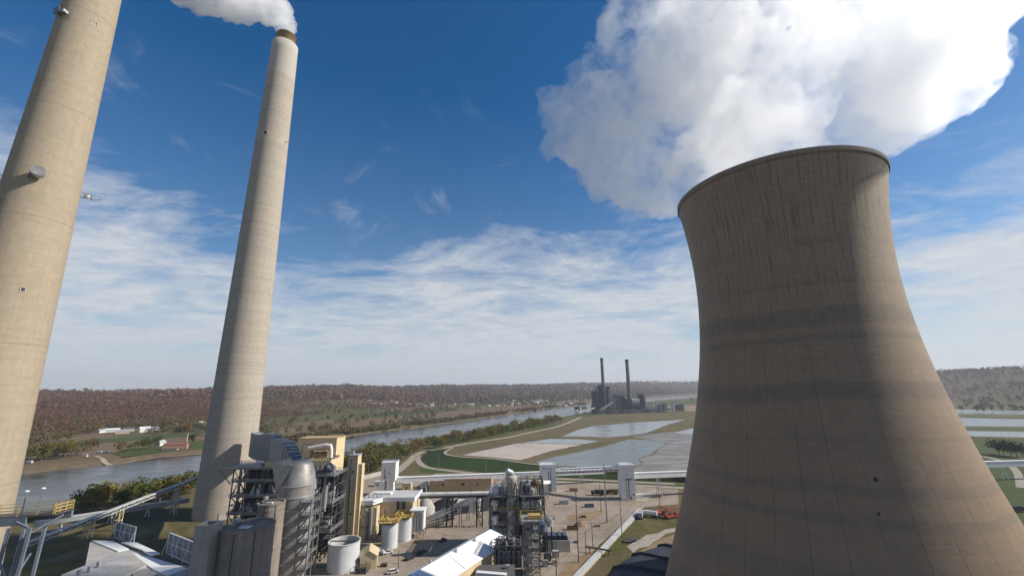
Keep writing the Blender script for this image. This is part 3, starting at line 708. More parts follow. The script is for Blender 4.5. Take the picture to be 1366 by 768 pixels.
# ------------------------------------------------------------------ steam
def steam_part(name, par, blobs, dens, voxel, disp, seed, nscale, lo=.41, hi=.56, anis=0.0, fade=None):
    bm = bmesh.new(); r_ = random.Random(seed)
    for (c, rad) in blobs:
        k = max(5, int(rad / 2.2))
        bmesh.ops.create_icosphere(bm, subdivisions=2, radius=rad, matrix=Matrix.Translation(c))
        for _ in range(k):
            u = Vector((r_.gauss(0, 1), r_.gauss(0, 1), r_.gauss(0, 1))).normalized()
            bmesh.ops.create_icosphere(bm, subdivisions=2, radius=rad * r_.uniform(.22, .5), matrix=Matrix.Translation(c + u * rad * r_.uniform(.75, 1.02)))
    me = bpy.data.meshes.new(name); bm.to_mesh(me); bm.free()
    o = bpy.data.objects.new(name, me); COL.objects.link(o)
    if par: o.parent = par
    rm = o.modifiers.new('skin', 'REMESH'); rm.mode = 'VOXEL'; rm.voxel_size = voxel; rm.use_smooth_shade = True
    bpy.context.view_layer.update()
    ev = bpy.data.meshes.new_from_object(o.evaluated_get(bpy.context.evaluated_depsgraph_get())); o.modifiers.clear(); o.data = ev; me = ev; me.materials.clear()
    bm = bmesh.new(); bm.from_mesh(me); seen = set(); drop = []
    for v0 in bm.verts:
        if v0.index in seen: continue
        comp = [v0]; seen.add(v0.index)
        for v1 in comp:
            for e in v1.link_edges:
                v2 = e.other_vert(v1)
                if v2.index not in seen: seen.add(v2.index); comp.append(v2)
        if len(comp) < len(bm.verts) * .05: drop += comp
    bmesh.ops.delete(bm, geom=drop, context='VERTS'); bm.to_mesh(me); bm.free()
    for sc, st in disp:
        tx = bpy.data.textures.new(name + '_puffs', 'CLOUDS'); tx.noise_scale = sc; tx.noise_depth = 3; tx.noise_basis = 'ORIGINAL_PERLIN'
        dm = o.modifiers.new('puff', 'DISPLACE'); dm.texture = tx; dm.strength = st; dm.mid_level = .5; dm.texture_coords = 'GLOBAL'
    t = NT(name + '_vapour')
    pv = t.n('ShaderNodeVolumePrincipled', i_Anisotropy=anis); pv.inputs['Color'].default_value = (1, 1, 1, 1)
    v = t.coord()
    n = t.math('ADD', t.math('MULTIPLY', t.noise(v, nscale, 4, .6, .4), .62), t.math('MULTIPLY', t.noise(v, nscale * 4.5, 5, .68, .3), .38))
    d = t.math('MULTIPLY', t.ramp(n, [(lo, .0), (hi, 1)]), dens)
    if fade:
        sp = t.n('ShaderNodeSeparateXYZ'); t.l(v, sp.inputs[0]); mr = t.n('ShaderNodeMapRange', interpolation_type='SMOOTHSTEP'); t.l(sp.outputs[0], mr.inputs[0])
        mr.inputs[1].default_value, mr.inputs[2].default_value = fade; mr.inputs[3].default_value = .12; mr.inputs[4].default_value = 1
        d = t.math('MULTIPLY', d, mr.outputs[0])
    t.l(d, pv.inputs['Density']); t.l(pv.outputs[0], t.out.inputs['Volume']); me.materials.append(t.m); return o
top = Vector((TC[0], TC[1], TH_))
def B(x, y, Y, r): return (at(x, y, Y), r)
def BL(x, y, r, Y=222): return (at(x, y, Y), r)
def BR(x, y, r, Y=120): return (at(x, y, Y), r * .70)
plume = tag(bpy.data.objects.new('steam_plume', None), 'vast white steam cloud billowing out of the cooling tower', 'steam plume', 'steam plumes'); COL.objects.link(plume)
steam_part('drifting_steam', plume, [
    (top + Vector((0, 2, -1)), 18), (top + Vector((0, 3, 13)), 23), (top + Vector((-4, 2, 26)), 20), (Vector((104, 168, 152)), 13),  # last puff is added out of view behind the rim to shade the silos
    BL(940, 220, 17, 205), BL(925, 205, 18, 212), BL(880, 232, 25), BL(845, 250, 17), BL(858, 272, 9), BL(815, 215, 22), BL(775, 180, 20), BL(740, 195, 9), BL(745, 150, 13), BL(728, 128, 6), BL(790, 135, 18), BL(765, 100, 9), BL(800, 85, 12), BL(835, 150, 26), BL(845, 95, 18),
    BL(822, 40, 15), BL(850, -5, 20), BL(880, 40, 12), BL(895, 165, 30), BL(905, 95, 30), BL(930, 30, 28), BL(900, 15, 18), BL(960, 150, 30), BL(965, 80, 32), BL(990, 10, 34), BL(1010, 120, 26), BL(1000, 180, 20), BL(1060, 140, 24), BL(1080, 70, 24), BL(930, -40, 28), BL(1040, 40, 28), BL(1060, -20, 28)],
    .085, 1.7, ((24, 12), (9, 8), (3.6, 4.8)), 3, .036, .43, .58, .55)
steam_part('rising_steam', plume, [
    BR(1050, 165, 24), BR(1075, 110, 27), BR(1120, 140, 27), BR(1110, 70, 27), BR(1160, 105, 27), BR(1180, 160, 19), BR(1215, 150, 15), BR(1205, 70, 26), BR(1160, 30, 27), BR(1245, 110, 22), BR(1280, 125, 12), BR(1262, 70, 22), BR(1305, 85, 10),
    BR(1012, 152, 15, 150), BR(985, 125, 13, 168), BR(1000, 72, 13, 172), BR(962, 182, 11, 172), BR(1035, 110, 17, 140), BR(975, 165, 12, 190),
    BR(1240, 20, 26), BR(1290, 25, 17), BR(1318, -4, 18), BR(1345, -18, 14), BR(1110, 5, 26), BR(1200, -15, 25), BR(1270, -25, 22)],
    .10, 1.4, ((24, 11), (9, 7.5), (3.6, 4.6)), 4, .034, .41, .55, .72, (84, 150))
st_top = Vector((S2[0], S2[1], S2[4] + 8))
tag(steam_part('steam_plume', None, [
    (st_top + Vector((0, 0, 0)), 6.0), (st_top + Vector((-2, -1, 9)), 8.5), B(372, 14, 291, 11), B(355, 18, 289, 10.5), B(338, 5, 286, 14), B(318, 10, 283, 12), B(300, -2, 280, 14),
    B(283, 0, 277, 13), B(262, -8, 274, 14), B(240, -14, 270, 13), B(330, -22, 282, 15), B(290, -30, 276, 18), B(240, -45, 268, 20), B(200, -50, 262, 20)],
    .16, 1.1, ((12, 5), (4.5, 3.4), (1.8, 1.9)), 5, .08, .38, .54), 'white steam streaming left from the top of the grey chimney', 'steam plume', 'steam plumes')

# ------------------------------------------------------------------ trees
def crown_mesh(name, seed, nlump, nleaf, mat, squash=1.0, open_=0.0):
    g = np.random.default_rng(seed); lumps = []
    for _ in range(nlump):
        u = g.normal(size=3); u /= np.linalg.norm(u)
        rr = g.uniform(.2, 1) ** .6 * .34
        lumps.append((u * rr * np.array([1, 1, squash]) + [0, 0, .60], g.uniform(.13, .24)))
    vs, fs, tone = [], [], []
    for c, r in lumps:
        lt = g.uniform(0, 1)
        for _ in range(nleaf // nlump):
            u = g.normal(size=3); u /= np.linalg.norm(u)
            p = c + u * r * g.uniform(.55, 1.08)
            if p[2] < .16: continue
            n = u + g.normal(size=3) * .7; n /= np.linalg.norm(n)
            a = np.cross(n, g.normal(size=3)); a /= np.linalg.norm(a); b = np.cross(n, a)
            s = g.uniform(.022, .048) * (1 + open_)
            k = len(vs)
            vs += [p + a * s, p + b * s * .8, p - a * s * .9, p - b * s * .7]
            fs.append((k, k + 1, k + 2, k + 3)); tone.append(np.clip(lt * .6 + g.uniform(0, .55), 0, 1))
    me = bpy.data.meshes.new(name); me.from_pydata([tuple(v) for v in vs], [], fs)
    ta = me.attributes.new('tone', 'FLOAT', 'FACE'); ta.data.foreach_set('value', np.array(tone, np.float32))
    me.materials.append(LEAF[mat]); return me
def trunk_mesh(name, seed):
    g = random.Random(seed); mb = MB()
    mb.tube((0, 0, -.06), (.01, 0, .22), .024, .018, 7).tube((.01, 0, .22), (0, .01, .48), .018, .010, 7)
    for k in range(5):
        a = k * 1.26 + g.uniform(-.3, .3); z = g.uniform(.2, .42)
        mb.tube((0, 0, z), (math.cos(a) * .24, math.sin(a) * .24, z + g.uniform(.16, .34)), .010, .003, 5)
    o = mb.build('trunk', 'bark'); me = o.data; bpy.data.objects.remove(o); return me
CROWN = {}
for k in LEAF:
    n = 3 if k in ('olive', 'golden', 'brown', 'green', 'rust') else 1
    CROWN[k] = [crown_mesh('crown', 100 + 13 * i + len(k), 12, 260 if k == 'brown' else 460, k, 1.05, .15 if k == 'brown' else .2) for i in range(n)]
TRUNK = [trunk_mesh('trunk', i) for i in range(3)]
NAME = {'olive': 'olive-green', 'green': 'deep green', 'golden': 'golden', 'rust': 'rust-red', 'brown': 'half-bare brown', 'dark': 'dark evergreen'}
def terrain_z(x, y):
    h, *_ = height(np.array([x]), np.array([y])); return float(h[0])
def tree(x, y, h, wide, kind, label, group, z=None):
    o = bpy.data.objects.new('tree', None); COL.objects.link(o)
    o.location = (x, y, terrain_z(x, y) if z is None else z); o.rotation_euler.z = rnd.uniform(0, 6.28); o.scale = (h * wide, h * wide, h)
    for nm, me in (('trunk', rnd.choice(TRUNK)), ('crown', rnd.choice(CROWN[kind]))):
        c = bpy.data.objects.new(nm, me); COL.objects.link(c); c.parent = o
    return tag(o, label, 'tree', group)
def nth(k): return f"{k}{'th' if 10 <= k % 100 <= 20 else {1: 'st', 2: 'nd', 3: 'rd'}.get(k % 10, 'th')}"
def row(pts, n, spread, hr, kinds, where, group, wide=(1.0, 1.5), back=1):
    """trees set along a surveyed line, labelled in their order along it"""
    P_ = [gz(x, y, 0) for x, y in pts]; L = [0]
    for a, b in zip(P_, P_[1:]): L.append(L[-1] + (b - a).length)
    spots = []
    for i in range(n):
        s = (i + rnd.uniform(.1, .9)) / n * L[-1]; k = max(j for j in range(len(L)) if L[j] <= s); k = min(k, len(P_) - 2)
        p = P_[k].lerp(P_[k + 1], (s - L[k]) / (L[k + 1] - L[k])); d = (P_[k + 1] - P_[k]).normalized()
        q = p + Vector((-d.y, d.x, 0)) * rnd.uniform(-.2, 1) * spread * back; spots.append((s, q))
    spots.sort(key=lambda t: t[0])
    for i, (s, q) in enumerate(spots):
        k = rnd.choices(list(kinds), list(kinds.values()))[0]
        tree(q.x, q.y, rnd.uniform(*hr), rnd.uniform(*wide), k, f'{NAME[k]} tree, {nth(i + 1)} {where}', group)
MIX = {'olive': 5, 'green': 3, 'golden': 1.6, 'brown': 2.2}
row([(478, 635), (500, 627), (528, 616)], 34, 34, (15, 22), MIX, 'from the white conveyor tower among the tall bank trees', 'trees along the near riverbank')
row([(530, 614), (560, 603), (600, 592), (640, 585), (680, 577), (720, 568), (752, 561.5)], 122, 30, (11, 17.5), MIX, 'from the bend of the levee road in the riverbank row', 'trees along the near riverbank')
row([(478, 621), (505, 613), (530, 606)], 14, 12, (8, 12), {'olive': 2, 'brown': 3, 'golden': 1}, 'from the conveyor tower along the water edge', 'trees at the near water edge')
row([(95, 690), (140, 684), (200, 672), (262, 660)], 19, 24, (12, 19), {'olive': 4, 'green': 4, 'golden': 2}, 'from the yellow walkway behind the sloping conveyors', 'trees behind the sloping conveyors')
row([(415, 640), (440, 636), (478, 628)], 9, 16, (10, 15), {'olive': 4, 'golden': 2}, 'rightward of the absorber on the river bank', 'trees behind the beige buildings')
# across the river
row([(28, 617), (60, 614), (95, 611), (118, 606)], 16, 50, (14, 22), {'olive': 5, 'golden': 2, 'brown': 2}, 'from the tan chimney on the far bank', 'trees on the far bank near the tan chimney', (.9, 1.25))
for x, y, h, k, w in ((160, 604, 16, 'golden', 'alone on the lawn by the boat ramp'), (172, 603, 12, 'olive', 'beside the boat ramp lawn, small'), (122, 601, 17, 'rust', 'dark and round above the muddy far bank'),
                      (190, 600, 17, 'green', 'tallest on the far lawn left of the red house'), (199, 599, 13, 'green', 'low in the clump left of the red house'), (209, 597, 17, 'green', 'nearest the red house on its left'),
                      (180, 601, 14, 'olive', 'on the left end of the clump by the red house'), (256, 592, 16, 'dark', 'right of the red house beside the grey chimney'),
                      (132, 577, 20, 'golden', 'standing out in front of the white sheds'), (122, 578, 16, 'olive', 'just left of the golden one by the sheds'), (216, 574, 20, 'rust', 'orange among the houses at the wood edge'),
                      (247, 578, 21, 'rust', 'orange behind the red house'), (238, 578, 17, 'brown', 'behind the red house roof'), (90, 588, 17, 'olive', 'in the field behind the far bank trees'), (75, 590, 15, 'olive', 'in the field near the tan chimney'), (64, 593, 18, 'brown', 'close beside the tan chimney in the field')):
    q = gz(x, y, 0); tree(q.x, q.y, h, rnd.uniform(.9, 1.15), k, f'{NAME[k]} tree {w}', 'single trees across the river')
row([(350, 596), (400, 589), (440, 583), (480, 577), (520, 572), (560, 567), (600, 561.5), (640, 556), (700, 548), (745, 542.5)], 64, 30, (8, 15), {'brown': 5, 'rust': 2, 'olive': 2, 'golden': 1}, 'along the far bank, counted from the corrugated duct', 'trees along the far bank')
row([(345, 574), (400, 565), (460, 559), (520, 553), (600, 546), (680, 541)], 34, 60, (10, 17), {'brown': 4, 'rust': 3, 'olive': 2}, 'from the grey chimney in the far hedgerow', 'trees between the far fields')
for i, (x, y, h) in enumerate(((1333, 606, 17), (1340, 607, 15), (1349, 608, 15), (1357, 609, 16), (1365, 610, 14))):
    q = gz(x, y, 0); tree(q.x, q.y, h, 1.15, 'dark', f'dark evergreen tree, {nth(i + 1)} in the clump right of the cooling tower', 'dark trees right of the cooling tower')

def forest():
    g = np.random.default_rng(5); P_ = []
    def scatter(n, a0, a1, r0, r1, pw=1.0):
        a = np.radians(g.uniform(a0, a1, n)); r = r0 + (r1 - r0) * g.random(n) ** pw; return r * np.sin(a), r * np.cos(a)
    out = []
    for n, a0, a1, r0, r1, hmin, hmax, nq in ((12000, -62, -8, 900, 2100, 10, 17, 46), (15000, -62, 6, 1900, 3600, 11, 20, 14), (12000, -40, 24, 2400, 6500, 16, 34, 8), (6000, -62, 30, 3400, 7000, 24, 44, 7),
                                    (9000, 22, 62, 1700, 4600, 14, 26, 11), (4000, -20, 30, 1500, 3200, 8, 16, 14), (5200, -55, 14, 500, 1900, 4, 9, 16)):
        X, Y = scatter(n, a0, a1, r0, r1, 1.25); Z, inr, outm, df = height(X, Y)
        az = np.arctan2(X, Y); r = np.hypot(X, Y); R0 = np.interp(az, AZK, R0K)
        w = np.clip((r - R0 + 120 * (fbm(X, Y, 260, 21) - .5)) / 60, 0, 1)
        w = np.where(fbm(X, Y, 700, 31) > .66, w * .15, w); w = np.where((az > -.28) & (az < .2) & (r < 2900), w * .35, w)
        w = np.maximum(w, np.where(az < -.5, .5, .14) * (fbm(X, Y, 130, 77) > .5))
        ok = (~inr) & (df > 45) & (g.random(n) < w) & outm
        if hmax == 9:
            k = g.integers(14, len(FB2) - 26, n) if 0 else g.integers(2, 16, n); tt = g.random(n); off = g.uniform(7, 34, n)
            fx = np.array([p[0] for p in FB2]); fy = np.array([p[1] for p in FB2]); dx, dy = fx[k + 1] - fx[k], fy[k + 1] - fy[k]; LL = np.hypot(dx, dy) + 1e-6
            X, Y = fx[k] + dx * tt - dy / LL * off, fy[k] + dy * tt + dx / LL * off; Z, inr, outm, df = height(X, Y)
            az_ = np.degrees(np.arctan2(X, Y)); ok = (~inr) & (df > 6) & (az_ > -31) & (fbm(X, Y, 60, 91) > .42)
        if a0 > 20: ok = (~inr) & (g.random(n) < w)
        X, Y, Z = X[ok], Y[ok], Z[ok]; h = g.uniform(hmin, hmax, len(X)); out.append((X, Y, Z, h, np.full(len(X), nq)))
    V, C = [], []
    pal = np.array([(.095, .045, .028), (.115, .055, .03), (.085, .055, .038), (.11, .08, .055), (.07, .06, .03), (.12, .075, .036), (.065, .045, .035), (.09, .078, .036)])
    for X, Y, Z, h, nq in out:
        if len(X) == 0: continue
        q = int(nq[0]); n = len(X)
        reg = fbm(X, Y, 500, 55); col = pal[np.clip((reg * 9 - 1.5 + g.normal(size=n) * 1.7).astype(int) % 8, 0, 7)] * g.uniform(.85, 1.15, (n, 1)) * np.array([1.36, 1.22, 1.08])
        foot = np.clip(1 - (np.hypot(X, Y) - np.interp(np.arctan2(X, Y), AZK, R0K)) / 260, 0, 1)[:, None] * (g.random((n, 1)) < .8)
        ol = np.array([(.115, .105, .04), (.10, .08, .05), (.14, .12, .05), (.085, .085, .035)])[g.integers(0, 4, n)]
        col = col * (1 - foot) + ol * foot
        u = g.normal(size=(n, q, 3)); u /= np.linalg.norm(u, axis=2, keepdims=True)
        rad = h[:, None, None] * np.array([.34, .34, .40])
        cen = np.stack([X, Y, Z + h * .55], 1)[:, None, :] + u * rad * g.uniform(.6, 1.05, (n, q, 1))
        nn = u + g.normal(size=u.shape) * .35; nn /= np.linalg.norm(nn, axis=2, keepdims=True)
        a = np.cross(nn, g.normal(size=u.shape)); a /= np.linalg.norm(a, axis=2, keepdims=True); b = np.cross(nn, a)
        s = (h[:, None, None] * (.085 if q > 20 else .16 if q > 9 else .24)) * g.uniform(.7, 1.3, (n, q, 1))
        quad = np.stack([cen + a * s, cen + b * s * .8, cen - a * s, cen - b * s * .8], 2).reshape(-1, 3)
        V.append(quad); C.append(np.repeat((col[:, None, :] * g.uniform(.8, 1.2, (n, q, 1))).reshape(-1, 3), 1, axis=0))
    V = np.concatenate(V); C = np.concatenate(C); nf = len(C)
    me = bpy.data.meshes.new('forest')
    me.vertices.add(len(V)); me.vertices.foreach_set('co', V.astype(np.float32).ravel())
    me.loops.add(nf * 4); me.loops.foreach_set('vertex_index', np.arange(nf * 4, dtype=np.int32))
    me.polygons.add(nf); me.polygons.foreach_set('loop_start', np.arange(0, nf * 4, 4, dtype=np.int32))
    me.update(calc_edges=True)
    ca = me.attributes.new('leafcolour', 'FLOAT_COLOR', 'FACE'); ca.data.foreach_set('color', np.hstack([C, np.ones((nf, 1))]).astype(np.float32).ravel())
    t = NT('forest_leaves'); a = t.n('ShaderNodeAttribute', attribute_name='leafcolour')
    d = t.n('ShaderNodeBsdfDiffuse'); t.l(a.outputs['Color'], d.inputs[0]); t.l(d.outputs[0], t.out.inputs[0])
    me.materials.append(t.m)
    o = bpy.data.objects.new('forest', me); COL.objects.link(o)
    tag(o, 'russet autumn wood covering the hills across the river', None, None, 'stuff'); return nf
print('forest quads', forest())

# ------------------------------------------------------------------ air
def haze():
    bm = bmesh.new(); x0, x1, y0, y1, z0, z1 = -9000, 9000, -2500, 12000, -16, 420
    mb = MB().box(x0, x1, y0, y1, z0, z1)
    t = NT('haze_air'); v = t.n('ShaderNodeVolumePrincipled', i_Density=.000075, i_Anisotropy=.2); v.inputs['Color'].default_value = (.86, .92, 1, 1)
    t.l(v.outputs[0], t.out.inputs['Volume'])
    tag(mb.build('haze', t.m), kind='stuff')
haze()

# ------------------------------------------------------------------ plant helpers
def lattice(x0, x1, y0, y1, zs, nx=2, ny=2, w=.5, brace=True, beams=True):
    m = MB(); xs = [x0 + (x1 - x0) * i / nx for i in range(nx + 1)]; ys = [y0 + (y1 - y0) * i / ny for i in range(ny + 1)]
    for x in xs:
        for y in ys: m.bar((x, y, zs[0]), (x, y, zs[-1]), w)
    for z in zs[1:]:
        for x in xs: m.bar((x, y0, z), (x, y1, z), w * .8)
        for y in ys: m.bar((x0, y, z), (x1, y, z), w * .8)
    if brace:
        for k, (a, b) in enumerate(zip(zs, zs[1:])):
            for i in range(nx):
                p, q = (xs[i], xs[i + 1]) if (i + k) % 2 else (xs[i + 1], xs[i])
                m.bar((p, y0, a), (q, y0, b), w * .55); m.bar((p, y1, a), (q, y1, b), w * .55)
            for i in range(ny):
                p, q = (ys[i], ys[i + 1]) if (i + k) % 2 else (ys[i + 1], ys[i])
                m.bar((x0, p, a), (x0, q, b), w * .55); m.bar((x1, p, a), (x1, q, b), w * .55)
    return m
def rails(m, x0, x1, y0, y1, z, w=.14, h=1.1):
    c = [(x0, y0), (x1, y0), (x1, y1), (x0, y1)]
    for (ax, ay), (bx, by) in zip(c, c[1:] + c[:1]):
        for k in (.5, 1): m.bar((ax, ay, z + h * k), (bx, by, z + h * k), w)
        L = math.hypot(bx - ax, by - ay); n = max(2, int(L / 2))
        for i in range(n): m.bar((ax + (bx - ax) * i / n, ay + (by - ay) * i / n, z), (ax + (bx - ax) * i / n, ay + (by - ay) * i / n, z + h), w)
    return m
def truss(a, b, h, w, n, bw=.3):
    """open box truss between two points"""
    a, b = Vector(a), Vector(b); d = b - a; s = Vector((d.y, -d.x, 0)).normalized() * (w / 2); u = Vector((0, 0, h)); m = MB()
    for k in (-1, 1):
        m.bar(a + s * k, b + s * k, bw); m.bar(a + s * k + u, b + s * k + u, bw)
        for i in range(n):
            p, q = a + d * (i / n) + s * k, a + d * ((i + 1) / n) + s * k
            m.bar(p, p + u, bw * .6); m.bar(p, q + u, bw * .5)
    for i in range(n + 1):
        p = a + d * (i / n); m.bar(p - s, p + s, bw * .6); m.bar(p - s + u, p + s + u, bw * .6)
    return m
def slab(a, b, w, h):
    return MB().bar(Vector(a), Vector(b), w, h)
def gable(m, c, L, Wd, zw, zr, rot):
    """walls of a gabled hall; c = centre, L along local y"""
    r = Matrix.Rotation(rot, 3, 'Z'); T = lambda x, y, z: r @ Vector((x, y, z)) + Vector((c[0], c[1], 0))
    vs = [T(*p) for p in ((-Wd / 2, -L / 2, 0), (Wd / 2, -L / 2, 0), (Wd / 2, L / 2, 0), (-Wd / 2, L / 2, 0), (-Wd / 2, -L / 2, zw), (Wd / 2, -L / 2, zw), (Wd / 2, L / 2, zw), (-Wd / 2, L / 2, zw), (0, -L / 2, zr), (0, L / 2, zr))]
    m.add(vs, [(0, 1, 5, 4), (1, 2, 6, 5), (2, 3, 7, 6), (3, 0, 4, 7), (4, 5, 8), (6, 7, 9)]); return T
def gable_roof(T, L, Wd, zw, zr, o=.5, th=.25):
    m = MB(); sl = (zr - zw) / (Wd / 2); e = Wd / 2 + o; ze = zw - o * sl
    for s in (-1, 1):
        vs = [T(*p) for p in ((0, -L / 2 - o, zr + .02), (s * e, -L / 2 - o, ze + .02), (s * e, L / 2 + o, ze + .02), (0, L / 2 + o, zr + .02), (0, -L / 2 - o, zr + th), (s * e, -L / 2 - o, ze + th), (s * e, L / 2 + o, ze + th), (0, L / 2 + o, zr + th))]
        m.add(vs, [(0, 1, 2, 3), (4, 5, 6, 7), (0, 1, 5, 4), (1, 2, 6, 5), (2, 3, 7, 6)])
    return m

# ------------------------------------------------------------------ scrubber island beside the grey chimney
g_ = 'concrete silos below the grey chimney'
for (x, y, r, h, lab) in ((-92.0, 160, 8.2, 30.2, 'stained concrete silo with flat top, left of the shining absorber'), (-97.0, 183, 4.9, 32.0, 'taller slim concrete silo squeezed between the front silo and the absorber')):
    t = thing('concrete_silo', lab, 'silo', (x, y, 0), g_)
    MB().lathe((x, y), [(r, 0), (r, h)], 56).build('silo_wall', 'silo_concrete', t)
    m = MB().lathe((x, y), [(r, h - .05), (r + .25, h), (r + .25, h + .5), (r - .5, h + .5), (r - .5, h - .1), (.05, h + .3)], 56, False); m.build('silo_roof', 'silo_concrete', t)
    m = MB()
    rails(m, x - r * .35, x + r * .25, y - r * .3, y + r * .35, h + .3); m.build('railing', 'dark_steel', t)
    MB().box(x - r * .6, x - r * .42, y - 1, y + 1, h + .25, h + 2.4).build('vent_box', 'galv', t)
    MB().box(x - r * .12, x + r * .26, y - r * .45, y - r * .17, h + .3, h + .8).build('roof_plate', 'white_sheet', t)
    for k in (-.9, .05, .8): MB().bar((x + r * math.sin(k) , y - r * math.cos(k) - .05, 0), (x + r * math.sin(k), y - r * math.cos(k) - .05, h), .35, .2).build('joint', 'dark_steel', t)
t = thing('stair_shaft', 'square concrete shaft with dark open top, left of the stained silo', 'shaft', (-101, 152, 0))
m = MB(); x0, x1, y0, y1, z1 = -103.4, -98.0, 150, 155.4, 33.4
for a in ((x0, x1, y0, y0 + .8), (x0, x1, y1 - .8, y1), (x0, x0 + .8, y0 + .8, y1 - .8), (x1 - .8, x1, y0 + .8, y1 - .8)): m.box(*a, 0, z1)
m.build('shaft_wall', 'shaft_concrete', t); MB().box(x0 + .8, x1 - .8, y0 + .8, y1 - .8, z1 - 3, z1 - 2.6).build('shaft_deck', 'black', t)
# absorber vessel
AX, AY, AR = -95.6, 200, 7.3
ab = thing('absorber_vessel', 'tall silver clad absorber vessel with angled folded shoulder under the duct', 'absorber', (AX, AY, 0))
MB().lathe((AX, AY), [(AR, 0), (AR, 36)], 56).build('vessel_wall', 'silver_clad', ab)
MB().lathe((AX, AY), [(AR + .02, 35.9), (AR * .93, 40), (AR * .78, 43.5), (AR * .66, 45.2), (.05, 45.4)], 56).build('vessel_shoulder', 'silver_clad', ab)
for z in (6, 11, 16, 21, 26, 31, 35.5): MB().lathe((AX, AY), [(AR, z), (AR + .3, z + .05), (AR + .3, z + .45), (AR, z + .5)], 56, False).build('stiffener_ring', 'galv', ab)
pts = [(AX - 9, AY - 3.5, 41), (AX - 2, AY - 8.6, 34.5), (AX - .5, AY - 8.7, 42), (AX - 8, AY - 2.5, 47)]
m = MB(); m.add([(AX - 9.5, AY - 5, 45), (AX - 4.7, AY - 8.3, 34), (AX + 1.5, AY - 8.2, 44.5), (AX - 3, AY - 2, 47), (AX - 9, AY - 1, 38)], [(0, 1, 2, 3), (0, 4, 1)]); m.build('inlet_hood', 'silver_clad', ab)
m = MB()
for z in (5, 10, 15, 20, 25, 30): rails(m, AX + 6, AX + 10.5, AY - 8, AY + 1, z); m.box(AX + 6, AX + 10.5, AY - 8, AY + 1, z - .3, z)
for x in (AX + 6, AX + 10.5):
    for y in (AY - 8, AY - 3.5, AY + 1): m.bar((x, y, 0), (x, y, 31), .4)
for a, b in zip(range(0, 30, 5), range(5, 35, 5)): m.bar((AX + 6.2, AY - 8.2, a), (AX + 10.3, AY - 8.2, b), .35, .6)
m.build('stair_frame', 'grey_steel', ab)
# flue duct from absorber to chimney
P0, P1, P2, P3 = Vector((-165, 283, 43)), Vector((-126, 236, 45.4)), Vector((-108, 213, 46.0)), Vector((-95.5, 200, 43.5))
fd = thing('flue_duct', 'blue-grey ribbed duct sweeping from the grey chimney to the silver absorber', 'duct', (-126, 236, 0))
def duct_part(pts, hs, w, nm, mat):
    m = MB(); vs = []
    for i, (p, h) in enumerate(zip(pts, hs)):
        d = (pts[min(i + 1, len(pts) - 1)] - pts[max(i - 1, 0)]); d.z = 0; d.normalize(); s = Vector((d.y, -d.x, 0)) * w / 2; u = Vector((0, 0, h / 2))
        vs += [p - s - u, p + s - u, p + s + u, p - s + u]
    n = len(pts); fs = [(4 * i + k, 4 * i + (k + 1) % 4, 4 * i + 4 + (k + 1) % 4, 4 * i + 4 + k) for i in range(n - 1) for k in range(4)]
    m.add(vs, fs + [(3, 2, 1, 0), tuple(range(4 * n - 4, 4 * n))]); o = m.build(nm, mat, fd); return vs, o
def lerp_pts(a, b, n): return [a.lerp(b, k / n) for k in range(n + 1)]
A_ = lerp_pts(P0, P1, 9); A_ = [p + Vector((0, 0, .8 * math.sin(k / 9 * PI * 2) * -.8)) for k, p in enumerate(A_)]
B_ = lerp_pts(P1 + (P2 - P1) * .04, P2, 6) + [P2.lerp(P3, k) - Vector((0, 0, 5.0 * k * k)) for k in (.25, .5, .75, 1.0)]
for pts, nm in ((A_, 'duct_section'), (B_, 'duct_section')):
    hs = [14 if nm and pts is A_ else 11.5] * len(pts)
    if pts is B_: hs = [11.5] * 7 + [11, 9.5, 7.5, 5]
    vs, o = duct_part(pts, hs, 5, nm, 'duct_blue'); m = MB()
    for i in range(len(pts) * 1):
        for k in range(4): m.bar(vs[4 * i + k], vs[4 * i + (k + 1) % 4], .4)
    for i in range(len(pts) - 1):
        q = [(vs[4 * i + k].lerp(vs[4 * i + 4 + k], .5)) for k in range(4)]
        for k in range(4): m.bar(q[k], q[(k + 1) % 4], .22)
    m.build('stiffener', 'galv', o)
# duct support steel with dark interior
df = thing('duct_support_frame', 'dark steel support frame with cluttered platforms between chimney and absorber', 'steel frame', (-134, 238, 0))
lattice(-143, -119, 230, 246, [0, 5, 10, 16, 20, 24, 31, 37], 6, 3, .45).build('frame', 'dark_steel', df)
for z, x0, x1 in ((16, -143, -119), (24, -143, -119), (31, -143, -119), (37, -150, -119)):
    d = MB().box(x0, x1, 228.5, 247, z - .05, z + .35).build('deck', 'grey_steel', df); rails(MB(), x0, x1, 228.5, 247, z + .35, .2).build('railing', 'galv', d)
MB().bar((-150, 229, 37), (-143.2, 229, 30), .4).bar((-150, 246, 37), (-143.2, 246, 30), .4).build('bracket', 'grey_steel', df)
for k in range(30):
    x, z = rnd.uniform(-141, -121), rnd.choice((16.3, 24.3, 31.3)); r = rnd.uniform(.5, 1.3)
    MB().tube((x, 230 + rnd.random() * 8, z), (x, 231 + rnd.random() * 9, z + rnd.uniform(3, 5.5)), r).build('pipe', rnd.choice(('galv', 'silver_clad', 'dark_steel', 'pipe_white')), df)
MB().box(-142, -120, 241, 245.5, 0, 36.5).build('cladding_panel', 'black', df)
MB().box(-127, -121, 229, 236, 37.4, 40.5).build('platform_house', 'beige', df)
MB().box(-141, -130, 231, 236, 37.4, 39.2).build('platform_house', 'galv', df)
